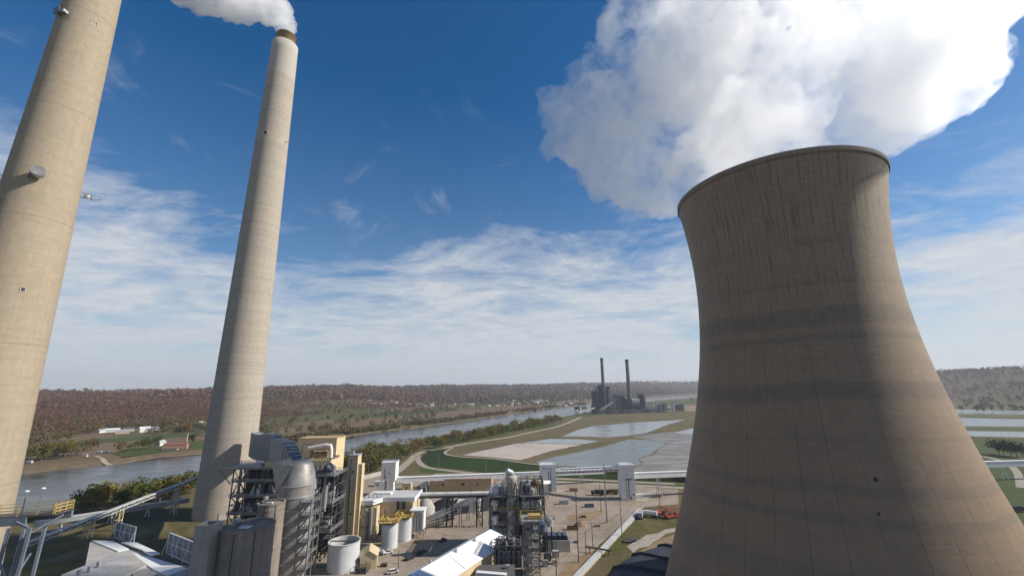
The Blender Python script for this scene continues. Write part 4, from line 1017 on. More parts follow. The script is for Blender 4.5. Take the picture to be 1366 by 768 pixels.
# lattice pipe tower in front of the beige stair tower
lt = thing('pipe_tower', 'tall steel pipe tower full of silver pipework, left of the beige stair tower', 'steel frame', (-92, 222, 0))
lattice(-99, -85.2, 214, 229, [0, 4.5, 9, 13.5, 18, 22.5, 27, 31.5, 36], 4, 3, .42).build('frame', 'dark_steel', lt)
for z in (12, 24, 36):
    d = MB().box(-99.3, -85, 213.6, 229.3, z - .1, z + .2).build('deck', 'grey_steel', lt); rails(MB(), -99.3, -85, 213.6, 229.3, z + .2, .16).build('railing', 'galv', d)
for k in range(46):
    x, y, z = rnd.uniform(-98.5, -86), rnd.uniform(213.4, 219), rnd.uniform(8, 31); r = rnd.uniform(.35, 1.1)
    if k % 3: MB().tube((x, y, z), (x, y + .4, min(35.5, z + rnd.uniform(4, 10))), r).build('pipe', rnd.choice(('silver_clad', 'galv', 'pipe_white')), lt)
    else: MB().tube((x - 3, y, z), (min(x + 4, -85.5), y, z + .3), r * .8).build('pipe', rnd.choice(('silver_clad', 'galv')), lt)
for k in range(4): MB().tube((-95 + 3 * k, 215, 36.3 + rnd.random() * 4), (-95 + 3 * k, 215, 40), .7 + .3 * (k % 2)).ball((-95 + 3 * k, 215, 40), .9).build('vessel', 'silver_clad', lt)
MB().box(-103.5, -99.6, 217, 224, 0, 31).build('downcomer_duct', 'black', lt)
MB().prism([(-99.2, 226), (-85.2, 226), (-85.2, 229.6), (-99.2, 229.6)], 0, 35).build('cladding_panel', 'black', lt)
MB().tube((-99, 221, 33), (-89, 219, 39.5), 2.2).build('duct', 'duct_blue', lt)
# beige stair tower and buildings
st = thing('stair_tower', 'narrow tall beige stair tower rising beside the steel pipe tower', 'tower', (-85, 243, 0))
MB().box(-88.9, -83.6, 240, 245.5, 0, 41.2).build('tower_wall', 'beige', st); MB().box(-89.1, -83.4, 239.8, 245.7, 41.2, 41.7).build('tower_roof', 'roof_grey', st)
MB().box(-83.6, -81.4, 241, 245, 0, 37).build('tower_annex', 'beige', st)
MB().tube((-87, 242, 41.7), (-87, 242, 43.6), .7).build('roof_fan', 'galv', st)
for z in (24, 33): MB().bar((-81.9, 240.93, z), (-81.4, 240.93, z), .1, 1.6).build('louvre', 'dark_steel', st)
bb = thing('boiler_annex', 'large plain beige building block behind white bent pipe, river beyond', 'building', (-141, 332, 0))
MB().box(-158, -129.6, 325, 341, 0, 41.4).build('wall', 'beige', bb); MB().box(-158.3, -129.3, 324.7, 341.3, 41.4, 41.9).build('roof', 'tan', bb)
MB().box(-145.6, -126.2, 309, 324.9, 0, 29).build('lower_block', 'beige', bb)
m = MB(); rails(m, -145.6, -126.5, 309.3, 324, 29, .25); m.build('railing', 'dark_steel', bb)
MB().box(-144, -133, 319, 324.9, 29, 33.4).build('platform_house', 'tan', bb)
m = lattice(-144, -131, 316, 318.5, [29, 33, 36.5], 3, 1, .3); m.build('pipe_rack', 'dark_steel', bb)
wp = thing('bent_pipe', 'fat white pipe bent over and down in front of the beige block', 'pipe', (-135, 312, 29))
MB().path([Vector((-144, 312.5, 36.4)), Vector((-132, 312.5, 38.4)), Vector((-128.8, 312.5, 38)), Vector((-128, 312.5, 35.2)), Vector((-127.8, 312.5, 29.05))], 1.25, 12).build('pipe', 'pipe_white', wp)
pb = thing('preparation_building', 'beige process building with white edged stepped roof behind twin white tanks', 'building', (-66, 256, 0))
MB().box(-81.3, -73, 243.5, 262, 0, 15).build('wall', 'beige', pb)
MB().box(-72.8, -55.4, 250, 268, 0, 17.5).build('wall', 'beige', pb)
MB().prism([(-83, 243.2), (-74, 243.2), (-72, 250), (-54.8, 249.6), (-54.8, 268.4), (-83, 268.4)], 17.52, 17.9).build('roof', 'roof_pale', pb)
m = MB(); z = 17.4
for a, b in (((-83, 243), (-75, 243)), ((-75, 243), (-72, 249.6)), ((-72, 249.6), (-54.5, 249.3)), ((-54.5, 249.3), (-54.5, 268.6))): m.bar((a[0], a[1], z), (b[0], b[1], z), .5, 2.2)
m.build('parapet', 'roof_white', pb)
for k in range(4): MB().tube((-80 + 2.2 * k, 252, 17.9), (-80 + 2.2 * k, 252, 19.4), .55).build('roof_fan', 'galv', pb)
MB().box(-79, -70, 258, 262, 17.9, 18.9).build('roof_light', 'roof_white', pb)
for x in (-64, -61): MB().box(x, x + 1.2, 249.0, 249.9, 5, 16.5).build('wall_duct', 'dark_steel', pb)
for x in (-78.2, -75.4): MB().tube((x, 242.6, 0), (x, 242.6, 15), .6).build('pipe', 'galv', pb)
MB().box(-72.6, -71.2, 249.2, 249.95, 0, 8).build('door', 'dark_steel', pb)
for (x, y, r, h, lab, plat) in ((-62.3, 232, 4.1, 10.5, 'white cylindrical tank with yellow railed platform, nearer of the twin tanks', 1), (-57.4, 241.5, 3.7, 10.2, 'white cylindrical tank with yellow railed platform, farther of the twin tanks', 1)):
    t = thing('storage_tank', lab, 'tank', (x, y, 0), 'white tanks in the yard')
    MB().drum((x, y), r, 0, h, 40, .8).build('tank_shell', 'tank_white', t)
    m = MB().box(x - r - .6, x + r + .6, y - r - .4, y + r + .4, h + 1.2, h + 1.3); d = m.build('platform', 'yellow', t)
    rails(MB(), x - r - .6, x + r + .6, y - r - .4, y + r + .4, h + 1.4, .22, 1.4).build('railing', 'yellow', d)
    m = MB()
    for k in (-.35, .35): m.bar((x + r + .1, y + k, 0), (x + r + .1, y + k, h + 1.2), .12)
    for k in range(14): m.bar((x + r + .1, y - .35, .6 + k * .75), (x + r + .1, y + .35, .6 + k * .75), .1)
    m.build('ladder', 'galv', t)
    MB().tube((x - 1.5, y - r * .3, h + 1.4), (x - 1.5, y - r * .3, h + 3.2), .8).build('filter', 'yellow', t)
fr = thing('filter_house', 'white and pale blue bin house on legs beside the twin tanks', 'bin house', (-51.5, 247, 0))
lattice(-55, -48, 244, 250, [0, 4], 2, 1, .4).build('frame', 'galv', fr)
MB().box(-55, -48.2, 244.2, 250, 4, 13).build('bin', 'white_sheet', fr)
for k in range(4): MB().box(-54.7 + 1.7 * k, -53.6 + 1.7 * k, 243.2, 244.15, 3, 12).build('filter_column', rnd.choice(('galv', 'blue_paint', 'galv')), fr)
MB().box(-55.4, -47.6, 242.8, 250.4, 13, 13.5).build('roof', 'roof_white', fr)
x, y, r = -75.2, 206.2, 6.6
t = thing('open_tank', 'large white steel tank with open dark rusty top at the picture bottom', 'tank', (x, y, 0), 'white tanks in the yard')
MB().lathe((x, y), [(r, 0), (r, 11)], 48).build('tank_shell', 'tank_white', t)
MB().lathe((x, y), [(r + .02, 10.7), (r + .25, 10.75), (r + .25, 11.15), (r - .35, 11.15), (r - .3, 3)], 48, False).build('tank_rim', 'roof_pale', t)
MB().lathe((x, y), [(r - .3, 7.4), (.05, 7.4)], 48, False).build('tank_contents', 'black', t)
MB().bar((x - r, y, 10.9), (x + r, y, 10.9), .8, .3).build('walkway', 'dark_steel', t)
sh = thing('gabled_shed', 'small beige gabled shed beside the open topped tank', 'shed', (-64.6, 209, 0))
m = MB(); T = gable(m, (-64.8, 209), 9, 7, 5.2, 7.4, .25); m.build('wall', 'beige', sh)
gable_roof(T, 9, 7, 5.2, 7.4).build('roof', 'beige', sh); MB().add([T(-1.2, -4.53, .02), T(1.2, -4.53, .02), T(1.2, -4.53, 3), T(-1.2, -4.53, 3)], [(0, 1, 2, 3)]).build('door', 'tan', sh)
# pumps and skids in front of the tanks
for i, (x, y, lab) in enumerate(((-70, 223, 'dark skid of pumps and pale motors left of the nearer twin tank'), (-64.5, 222, 'white motor skid with piping in front of the nearer twin tank'), (-71.2, 216, 'low rusty pump skid behind the beige gabled shed'), (-65.5, 201.8, 'dark rusty machine skid at the foot of the beige gabled shed'))):
    t = thing('pump_skid', lab, 'skid', (x, y, 0), 'pump skids in the yard')
    MB().box(x - 2.6, x + 2.6, y - 1.6, y + 1.6, .05, .5).build('base', 'dark_steel', t)
    for k in (-1.5, .1, 1.6): MB().tube((x + k, y - 1, 1.4), (x + k, y + .8, 1.4), .7).build('motor', ('galv', 'white_paint', 'grey_steel', 'dark_steel')[i], t)
    m = lattice(x - 2.6, x + 2.6, y - 1.6, y + 1.6, [.5, 2.8], 2, 1, .2, False); m.build('frame', 'grey_steel', t)
    MB().path([Vector((x - 2.4, y, 2.2)), Vector((x, y, 3.0)), Vector((x + 2.4, y, 2.2))], .22).build('pipe', ('pipe_white', 'galv', 'tan', 'liner')[i], t)
# pipe bridge, belts and bins between the yard and the river side
pc = thing('pipe_bridge', 'long white pipe gallery on black trestle legs crossing the yard', 'pipe bridge', (-40, 262, 0))
MB().tube((-64.5, 262, 16.9), (-14.5, 262, 17.2), 1.05, n=16).build('pipe', 'pipe_white', pc)
MB().bar((-64.5, 262, 15.4), (-14.5, 262, 15.7), 2.2, .8).build('girder', 'dark_steel', pc)
for k in range(7): MB().lathe((0, 0), [], 3) if 0 else MB().tube((-60 + 7 * k, 262, 17), (-59.7 + 7 * k, 262, 17), 1.2, n=16).build('collar', 'galv', pc)
for x in (-37, -20):
    lattice(x - 1.6, x + 1.6, 260.4, 263.6, [0, 5, 10, 15.2], 1, 1, .45).build('trestle', 'black', pc)
for i, (a, b, lab) in enumerate((((-52, 254, 3.5), (-22, 268, 13), 'nearest long grey sloping belt gallery below the white pipe bridge'), ((-50, 262, 2.5), (-18, 278, 12.5), 'middle grey sloping belt gallery below the white pipe bridge'), ((-47, 272, 2.5), (-15, 290, 12), 'farthest grey sloping belt gallery below the white pipe bridge'))):
    t = thing('belt_gallery', lab, 'conveyor', ((a[0] + b[0]) / 2, (a[1] + b[1]) / 2, 0), 'sloping belts under the pipe bridge')
    truss(a, b, 1.8, 2.4, 12, .3).build('truss', 'grey_steel', t); slab(Vector(a) + Vector((0, 0, .3)), Vector(b) + Vector((0, 0, .3)), 2.0, .3).build('belt', 'galv', t)
    for k in (.3, .7):
        p = Vector(a).lerp(Vector(b), k); MB().bar((p.x - .8, p.y, 0), (p.x - .4, p.y, p.z), .35).bar((p.x + .8, p.y, 0), (p.x + .4, p.y, p.z), .35).build('leg', 'dark_steel', t)
t = thing('hopper', 'pale conical hopper tank in the shade under the white pipe bridge', 'hopper', (-54, 279, 0))
MB().lathe((-54, 279), [(5.5, 0), (5.5, 6), (2, 11.5), (.05, 12)], 32).build('hopper_shell', 'grey_concrete', t)
MB().bar((-48.7, 277, 0), (-52, 278.5, 11.5), .4, .8).build('stair', 'dark_steel', t)
t = thing('equipment_shed', 'low pale shed with flat roof behind the sloping belts', 'shed', (-29, 292, 0))
MB().box(-36, -22, 288, 297, 0, 6).build('wall', 'house_pale', t); MB().box(-36.4, -21.6, 287.6, 297.4, 6, 6.4).build('roof', 'roof_pale', t); MB().box(-33, -29, 287.85, 287.98, 0, 4).build('door', 'blue_paint', t)
t = thing('coal_heap', 'dark heap of coal lying behind the white pipe bridge', 'heap', (-30, 305, 0))
m = MB()
m.lathe((-28, 306), [(17, 0.02), (12, 3.2), (6, 6.8), (.05, 8.6)], 26); m.lathe((-46, 303), [(11, .02), (6, 3.6), (.05, 6)], 22); m.build('heap', 'coal', t)
tb = thing('storage_building', 'long low tan building with flat pinkish brown roof', 'building', (-41, 356, 0))
MB().box(-65, -17.6, 347, 369, 0, 8.2).build('wall', 'tan', tb); MB().box(-65.4, -17.2, 346.6, 369.4, 8.2, 8.8).build('roof', 'roof_pink', tb)
MB().box(-17.55, -17.4, 347.5, 368, .1, 7.6).build('end_wall', 'beige', tb)
for x in (-56, -40.5): MB().box(x, x + 2.4, 346.85, 346.97, 4, 6).build('louvre', 'dark_steel', tb)
# white transfer towers and galleries
def xfer(name, lab, cx, cy, wx, wy, h, extra=None):
    t = thing(name, lab, 'tower', (cx, cy, 0), 'white conveyor towers')
    MB().box(cx - wx / 2, cx + wx / 2, cy - wy / 2, cy + wy / 2, extra or 0, h).build('tower_wall', 'white_sheet', t)
    m = MB(); e = .3
    m.prism([(cx - wx / 2 - e, cy - wy / 2 - e), (cx + wx / 2 + e, cy - wy / 2 - e), (cx + wx / 2 + e, cy + wy / 2 + e), (cx - wx / 2 - e, cy + wy / 2 + e)], h, h + .5); m.build('tower_roof', 'roof_white', t)
    m = MB(); rails(m, cx - wx / 2, cx + wx / 2, cy - wy / 2, cy + wy / 2, h + .5, .15); m.build('railing', 'galv', t)
    MB().box(cx + .8, cx + 2.2, cy - wy / 2 - .12, cy - wy / 2 - .02, 0, 2.4).build('door', 'grey_steel', t) if not extra else None
    return t
w1 = xfer('transfer_tower', 'white conveyor tower on legs left of the tan flat roofed building', -93.6, 340, 10.5, 9, 22.5, 10)
MB().box(-99, -96.2, 336.5, 343.5, 0, 9.9).build('leg', 'white_sheet', w1); MB().box(-93.4, -89.6, 336.5, 343.5, 0, 9.9).build('leg', 'white_sheet', w1)
MB().bar((-97.5, 336, 10.3), (-101, 336, 4), 2.6, 2.2).build('chute', 'white_sheet', w1)
w2 = xfer('transfer_tower', 'white conveyor tower standing behind the scrubber column, between two galleries', 25.5, 346, 12, 10, 18.6)
w3 = xfer('transfer_tower', 'tallest white conveyor tower nearest the big cooling tower', 78.6, 319, 9.6, 8.5, 22.4)
MB().box(73.2, 84.0, 314.2, 323.8, 20.2, 22.38).build('tower_cap', 'white_sheet', w3)
def gallery(lab, a, b, w, h, legs, mat='white_sheet', legmat='white_sheet'):
    t = thing('conveyor_gallery', lab, 'conveyor', ((a[0] + b[0]) / 2, (a[1] + b[1]) / 2, 0), 'white conveyor galleries')
    MB().bar(a, b, w, h).build('gallery_box', mat, t); u = Vector((0, 0, h / 2 + .1))
    MB().bar(Vector(a) + u, Vector(b) + u, w + .5, .2).build('gallery_roof', 'roof_white', t)
    for k in legs:
        p = Vector(a).lerp(Vector(b), k); MB().bar((p.x - 2.2, p.y, 0), (p.x - .6, p.y, p.z - h / 2), .5).bar((p.x + 2.2, p.y, 0), (p.x + .6, p.y, p.z - h / 2), .5).bar((p.x - 1.5, p.y, p.z * .4), (p.x + 1.5, p.y, p.z * .4), .35).build('leg', legmat, t)
    return t
gallery('straight white conveyor gallery running behind the tan flat roofed building', (-88, 342, 9.6), (74, 372, 8.4), 3.4, 3.2, (.12, .3, .5, .7, .88))
gallery('white conveyor gallery running from the tallest tower towards the cooling tower', (83.5, 319, 14.8), (150, 333, 13.6), 3.2, 3.4, (.28, .7))
gallery('white conveyor gallery coming out right of the cooling tower', (262, 352, 12), (520, 372, 12), 3.2, 4.2, (.33, .5, .7))
t = thing('trestle_conveyor', 'open white trestle conveyor climbing to the tallest white tower', 'conveyor', (52, 330, 0))
truss((31.5, 344, 12.2), (74, 321.5, 17.6), 3.0, 3.2, 14, .42).build('truss', 'white_sheet', t); slab((31.5, 344, 12.6), (74, 321.5, 18), 2.6, .4).build('belt', 'dark_steel', t); slab((31.5, 344, 15.5), (74, 321.5, 20.9), 2.8, .25).build('belt_cover', 'roof_white', t)
t = thing('feed_conveyor', 'short pale conveyor on A-shaped legs below the middle white tower', 'conveyor', (18, 322, 0))
slab((4, 298, 15), (27, 341, 7.0), 2.6, 2.2).build('gallery_box', 'white_sheet', t)
for x, y, z in ((16, 318, 10), (22, 319, 9.5)): lattice(x - 1.2, x + 1.2, y, y + 2.4, [0, z * .5, z], 1, 1, .45).build('leg', 'house_pale', t)

# ------------------------------------------------------------------ process island in the middle of the yard
pf = thing('process_frame', 'tall cluttered steel process frame around the grey scrubber column', 'steel frame', (2, 225, 0))
lattice(-12, 14, 219, 241, [0, 7, 13, 19, 25], 4, 3, .55).build('frame', 'dark_steel', pf)
lattice(3, 14, 222, 236, [25, 28, 31], 3, 2, .4).build('upper_frame', 'dark_steel', pf)
lattice(-6, 2.6, 218.4, 227, [25, 28, 31], 2, 2, .35).build('upper_frame', 'grey_steel', pf)
for k in range(9): MB().tube((3.5 + 1.1 * k, 221.2 + rnd.random() * 3, 25.4), (3.5 + 1.1 * k, 222, 27 + rnd.random() * 4), rnd.uniform(.3, .8)).build('pipe', rnd.choice(('liner', 'dark_steel', 'grey_steel', 'tan')), pf)
for z, b in ((13, (-12.4, 14.4, 218.6, 241.4)), (19, (-12.4, 14.4, 218.6, 241.4)), (25, (-12.4, -4.5, 218.6, 241.4)), (25, (2.5, 14.4, 218.6, 238))):
    d = MB().box(*b, z - .1, z + .25).build('deck', 'grey_steel', pf); rails(MB(), *b, z + .25, .18, 1.2).build('railing', 'yellow' if z == 19 else 'grey_steel', d)
for k in range(62):
    x, y, z = rnd.uniform(-11, 13), rnd.uniform(218.6, 225), rnd.choice((1, 7.2, 13.3, 19.3)); r = rnd.uniform(.3, 1.0)
    m = MB()
    if k % 3 == 0: m.tube((x, y, z), (x, y, z + rnd.uniform(2.5, 6)), r)
    elif k % 3 == 1: m.tube((x, y, z + 1.6), (min(14, x + rnd.uniform(2, 6)), y + .5, z + 1.8), r * .8)
    else: m.path([Vector((x, y, z)), Vector((x, y, z + 3)), Vector((x + 2, y, z + 3.6)), Vector((x + 2.6, y, z + .4))], r * .45)
    m.build('pipe', rnd.choice(('galv', 'silver_clad', 'pipe_white', 'grey_steel', 'dark_steel', 'tan')), pf)
for (x, y, z, r, mt) in ((-9, 222, 25.2, 1.8, 'tank_white'), (-6.3, 224, 25.2, 1.5, 'tan'), (6, 225, 25.3, 2.3, 'galv'), (10.5, 226, 25.3, 2.5, 'liner'), (8.4, 221, 25.3, 1.4, 'silver_clad'), (4, 220, 13.3, 1.7, 'pipe_white'), (11, 220.5, 19.3, 1.6, 'tank_white'), (-9.5, 220, 13.3, 1.7, 'galv')):
    MB().drum((x, y), r, z, z + r * 1.9, 20, r * .4).build('vessel', mt, pf)
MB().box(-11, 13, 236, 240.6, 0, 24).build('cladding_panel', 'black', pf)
MB().box(3.5, 9, 219.5, 222.5, 19.3, 22.6).build('control_cabin', 'house_pale', pf)
sc = thing('scrubber_column', 'slim pale scrubber column with hooded conical top rising through the frame', 'column', (-1.6, 221.5, 0))
MB().lathe((-1.6, 221.5), [(2.2, 0), (2.2, 31), (2.8, 32.0), (2.8, 33.3), (2.3, 34.0), (.05, 34.1)], 32).build('column_shell', 'column_paint', sc)
for z in (6, 11, 16, 21, 26): MB().lathe((-1.6, 221.5), [(2.3, z), (2.55, z + .05), (2.55, z + .4), (2.3, z + .45)], 32, False).build('ring', 'galv', sc)
MB().path([Vector((-1.4, 221.5, 33.6)), Vector((-1.6, 221.4, 35.2)), Vector((-3.6, 220.6, 36.2))], 1.45, 16).build('hood', 'galv', sc)
MB().path([Vector((1.2, 220, 2)), Vector((1.4, 219.6, 14)), Vector((1.4, 219.6, 28)), Vector((.6, 220.6, 31))], .5).build('riser', 'silver_clad', sc)
lt2 = thing('stair_tower', 'grey lattice stair and lift tower in front of the process frame', 'tower', (7, 198, 0))
lattice(3.4, 10.2, 196.5, 203, [0, 3.4, 6.8, 10.2, 13.6, 17, 20.2], 2, 2, .38).build('frame', 'grey_steel', lt2)
for k in range(6): MB().box(3.4, 10.2, 196.5, 203, 3.3 + 3.4 * k, 3.5 + 3.4 * k).build('landing', 'grey_steel', lt2); MB().bar((4, 197 + 3 * (k % 2), 3.4 * k + .1), (9.6, 197 + 3 * (k % 2), 3.4 * k + 3.4), .9, .25).build('stair_flight', 'galv', lt2)
MB().box(4.2, 7, 199, 202.4, 0, 19.8).build('lift_shaft', 'house_tan', lt2)
d = MB().box(2.6, 12.5, 196, 206, 20.3, 20.6).build('platform', 'galv', lt2); rails(MB(), 2.6, 12.5, 196, 206, 20.6, .2, 1.5).build('railing', 'yellow', d)
MB().box(6, 11, 199, 203, 20.6, 22).build('motor_house', 'yellow', lt2)
lf = thing('compressor_frame', 'low dark equipment frame with pale posts beside the long white roof', 'steel frame', (-3, 212, 0))
lattice(-10.5, 2.6, 203.5, 216, [0, 4.5, 9], 4, 3, .4).build('frame', 'grey_steel', lf)
MB().box(-10.2, 2.4, 205, 215.8, .1, 7.6).build('enclosure', 'black', lf)
for k in range(12):
    x, y = rnd.uniform(-9.5, 1.5), rnd.uniform(204, 213)
    MB().tube((x, y, 7.7), (x + rnd.uniform(-1, 1), y, 9.2 + rnd.random() * 1.6), rnd.uniform(.4, 1.1)).build('pipe', rnd.choice(('galv', 'dark_steel', 'grey_steel')), lf)
for k in range(6): MB().box(-9.8 + 2.1 * k, -8.4 + 2.1 * k, 204.7, 204.95, 1, 6.5).build('louvre', 'grey_steel', lf)
for (x, y, z, r, lab, mt) in ((12.6, 216, 13.5, 2.3, 'dark blue round tank on legs at right of the process frame, lower', 'blue_paint'), (16.2, 221, 14.0, 2.0, 'shining silver round tank on legs at right of the process frame', 'galv')):
    t = thing('round_tank', lab, 'tank', (x, y, 0), 'round tanks by the process frame')
    MB().drum((x, y), r, z - 2.4, z + .6, 24, .9).build('tank_shell', mt, t)
    for a in range(4): MB().bar((x + r * .8 * math.cos(a * PI / 2 + .8), y + r * .8 * math.sin(a * PI / 2 + .8), 0), (x + r * .8 * math.cos(a * PI / 2 + .8), y + r * .8 * math.sin(a * PI / 2 + .8), z - 2.3), .4).build('leg', 'dark_steel', t)
    m = MB(); rails(m, x - 2.6, x + 2.6, y - 2.6, y + 2.6, z + .6, .16); m.build('railing', 'grey_steel', t)
t = thing('settling_tank', 'pale green open rectangular tank at the road right of the process frame', 'tank', (20, 228, 0))
for a in ((14.2, 26, 222, 222.5), (14.2, 26, 233.6, 234.1), (14.2, 14.7, 222.5, 233.6), (25.5, 26, 222.5, 233.6)): MB().box(*a, 0, 5).build('tank_wall', 'galv', t)
MB().box(14.7, 25.5, 222.5, 233.6, 3.0, 3.2).build('tank_contents', 'black', t)
for k in range(4): MB().box(15.5 + 2.6 * k, 17.2 + 2.6 * k, 225, 231, 3.2, 6.2).build('cell', 'duct_blue', t)
for i, (x, y, w, dd, h, mt, lab) in enumerate(((14.5, 212, 3, 2.4, 3.2, 'dark_steel', 'dark generator box beside the grey lattice stair tower'), (18.5, 216, 3, 2.2, 2.8, 'roof_grey', 'grey transformer box near the pale green open tank'), (13, 206, 2.6, 2.2, 2.4, 'grey_steel', 'small grey cabinet in the yard right of the stair tower'), (17.4, 208.5, 2.2, 1.6, 1.8, 'tan', 'low tan cabinet at the road edge right of the stair tower'))):
    t = thing('equipment_box', lab, 'cabinet', (x, y, 0), 'cabinets by the process frame')
    MB().box(x - w / 2, x + w / 2, y - dd / 2, y + dd / 2, .2, h).build('cabinet', mt, t); MB().box(x - w / 2 - .2, x + w / 2 + .2, y - dd / 2 - .2, y + dd / 2 + .2, .03, .2).build('plinth', 'grey_concrete', t)
    for k in (-.6, .3): MB().box(x + k, x + k + .4, y - dd / 2 - .06, y - dd / 2 - .005, .6, h - .5).build('door', 'galv', t)
# long white roofed hall
hall = thing('storage_hall', 'long gabled hall with bright white roof running into the bottom edge', 'hall', (-33, 176, 0))
rot = -math.atan2(.463, .886); L_ = 118; cx, cy = -9 - .463 * 59, 223.5 - .886 * 59
m = MB(); T = gable(m, (cx, cy), L_, 16.5, 7, 11, rot); m.build('wall', 'beige', hall)
gable_roof(T, L_, 16.5, 7, 11, .6, .3).build('roof', 'roof_white', hall); T_hall = T
m = MB()
for k in range(1, 6):
    y = -L_ / 2 + L_ * k / 6; m.bar(T(.2, y, 11.2), T(8.6, y, 7.2), .16, .12)
m.build('roof_seam', 'roof_grey', hall)
for k in range(6): MB().bar(T(8.32, -40 + 16 * k, 0), T(8.32, -37 + 16 * k, 0), .08, 6).build('door', 'tan', hall)
hb = thing('control_building', 'low dark roofed building with a white roof strip at the bottom edge', 'building', (-7, 190, 0))
MB().box(-15.5, -.6, 184, 194.5, 0, 4.6).build('wall', 'house_pale', hb); MB().box(-15.9, -.2, 183.6, 194.9, 4.6, 5.0).build('roof', 'roof_dark', hb)
MB().bar((-15.4, 187.2, 5.25), (-3.6, 184.6, 5.25), 2.2, .4).build('roof_strip', 'roof_white', hb); MB().box(-4, -2.4, 190, 192, 5.0, 6.2).build('roof_unit', 'galv', hb)
# covered trench running to the bottom edge
tr = thing('covered_trench', 'long straight grey covered trench crossing the yard towards the tower', 'trench', (50, 240, 0))
MB().bar((15, 176, .6), (78.5, 288.5, .6), 2.7, 1.2).build('trench_wall', 'grey_concrete', tr)
MB().bar((15, 176, 1.3), (78.5, 288.5, 1.3), 2.4, .22).build('trench_cover', 'roof_pale', tr)
MB().bar((13.6, 177.2, .3), (77, 289.5, .3), .5, .6).build('pipe', 'dark_steel', tr)
t = thing('barrier_frame', 'dark steel frame lying across the covered trench', 'frame', (38, 219, 0))
MB().bar((33, 222, 2.2), (44, 216, 2.2), .35).bar((33.5, 223, 2.2), (44.5, 217, 2.2), .35).bar((35, 221, 0), (35, 221, 2.2), .3).bar((43, 217, 0), (43, 217, 2.2), .3).bar((36, 221, 2.2), (37, 221.6, 2.2), .3).build('frame', 'dark_steel', t)
# poles and wires
def pole(lab, x, y, h, w, arms=(), mat='wood_pole'):
    t = thing('utility_pole', lab, 'pole', (x, y, 0), 'poles in the yard')
    MB().tube((x, y, 0), (x, y, h), w, w * .6, 8).build('pole_shaft', mat, t)
    for z, l in arms: MB().bar((x - l, y - l * .3, z), (x + l, y + l * .3, z), .22).build('cross_arm', mat, t)
    return Vector((x, y, h))
PL = {}
for key, lab, b, top_, w, arms, mat in (
    ('a', 'thin dark pole left of the dirt patch, tallest in front of the trench', (772, 750), 655, .26, ((30, .9),), 'wood_pole'),
    ('b', 'thick grey pole in mid yard, tallest pole of all', (810, 697), 619, .42, (), 'grey_steel'),
    ('c', 'short dark pole just left of the thick grey pole', (802, 682), 645, .24, (), 'wood_pole'),
    ('d', 'dark pole at the covered trench between yard and grass', (830, 716), 670, .24, (), 'wood_pole'),
    ('e', 'short thin pole beside the crossing frame on the trench', (782, 741), 708, .2, (), 'wood_pole'),
    ('f', 'thin pole with small cross arm by the dirt patch', (791, 731), 699, .22, ((11, .9),), 'wood_pole'),
    ('g', 'dark pole at the bottom edge left of the covered trench', (743, 790), 742, .24, ((9, .8),), 'wood_pole'),
    ('h', 'dark pole behind the red trucks by the cooling tower', (881, 682), 648, .22, (), 'wood_pole'),
    ('i', 'dark lamp pole at the corner of the long white roof', (531, 762), 732, .2, (), 'wood_pole'),
    ('j', 'pole standing behind the tan flat roofed building on the dike grass', (585, 626), 606, .25, (), 'grey_steel'),
    ('k', 'pole standing on the dike grass further right behind the process frame', (648, 630), 609, .25, (), 'grey_steel')):
    q = gz(b[0], b[1]); d = at(b[0], top_, q.y); PL[key] = pole(lab, q.x, q.y, d.z, w, arms, mat)
def wire(lab, a, b, sag):
    a, b = Vector(a), Vector(b); m = MB(); n = 10
    pts = [a.lerp(b, k / n) - Vector((0, 0, sag * 4 * (k / n) * (1 - k / n))) for k in range(n + 1)]
    for p, q in zip(pts, pts[1:]): m.tube(p, q, .07, n=4, caps=False)
    tag(m.build('wire', 'wire'), lab, 'wire', 'overhead wires')
dz = Vector((0, 0, -1))
wire('overhead wire sagging from the tall thin pole to the thin pole with cross arm', PL['a'] + dz * 18, PL['f'] + dz, .6)
wire('overhead wire from the thin pole with cross arm to the dark trench pole', PL['f'] + dz, PL['d'] + dz * 5, .6)
wire('overhead wire from the bottom edge pole to the tall thin pole', PL['g'] + dz, PL['a'] + dz * 22, .6)
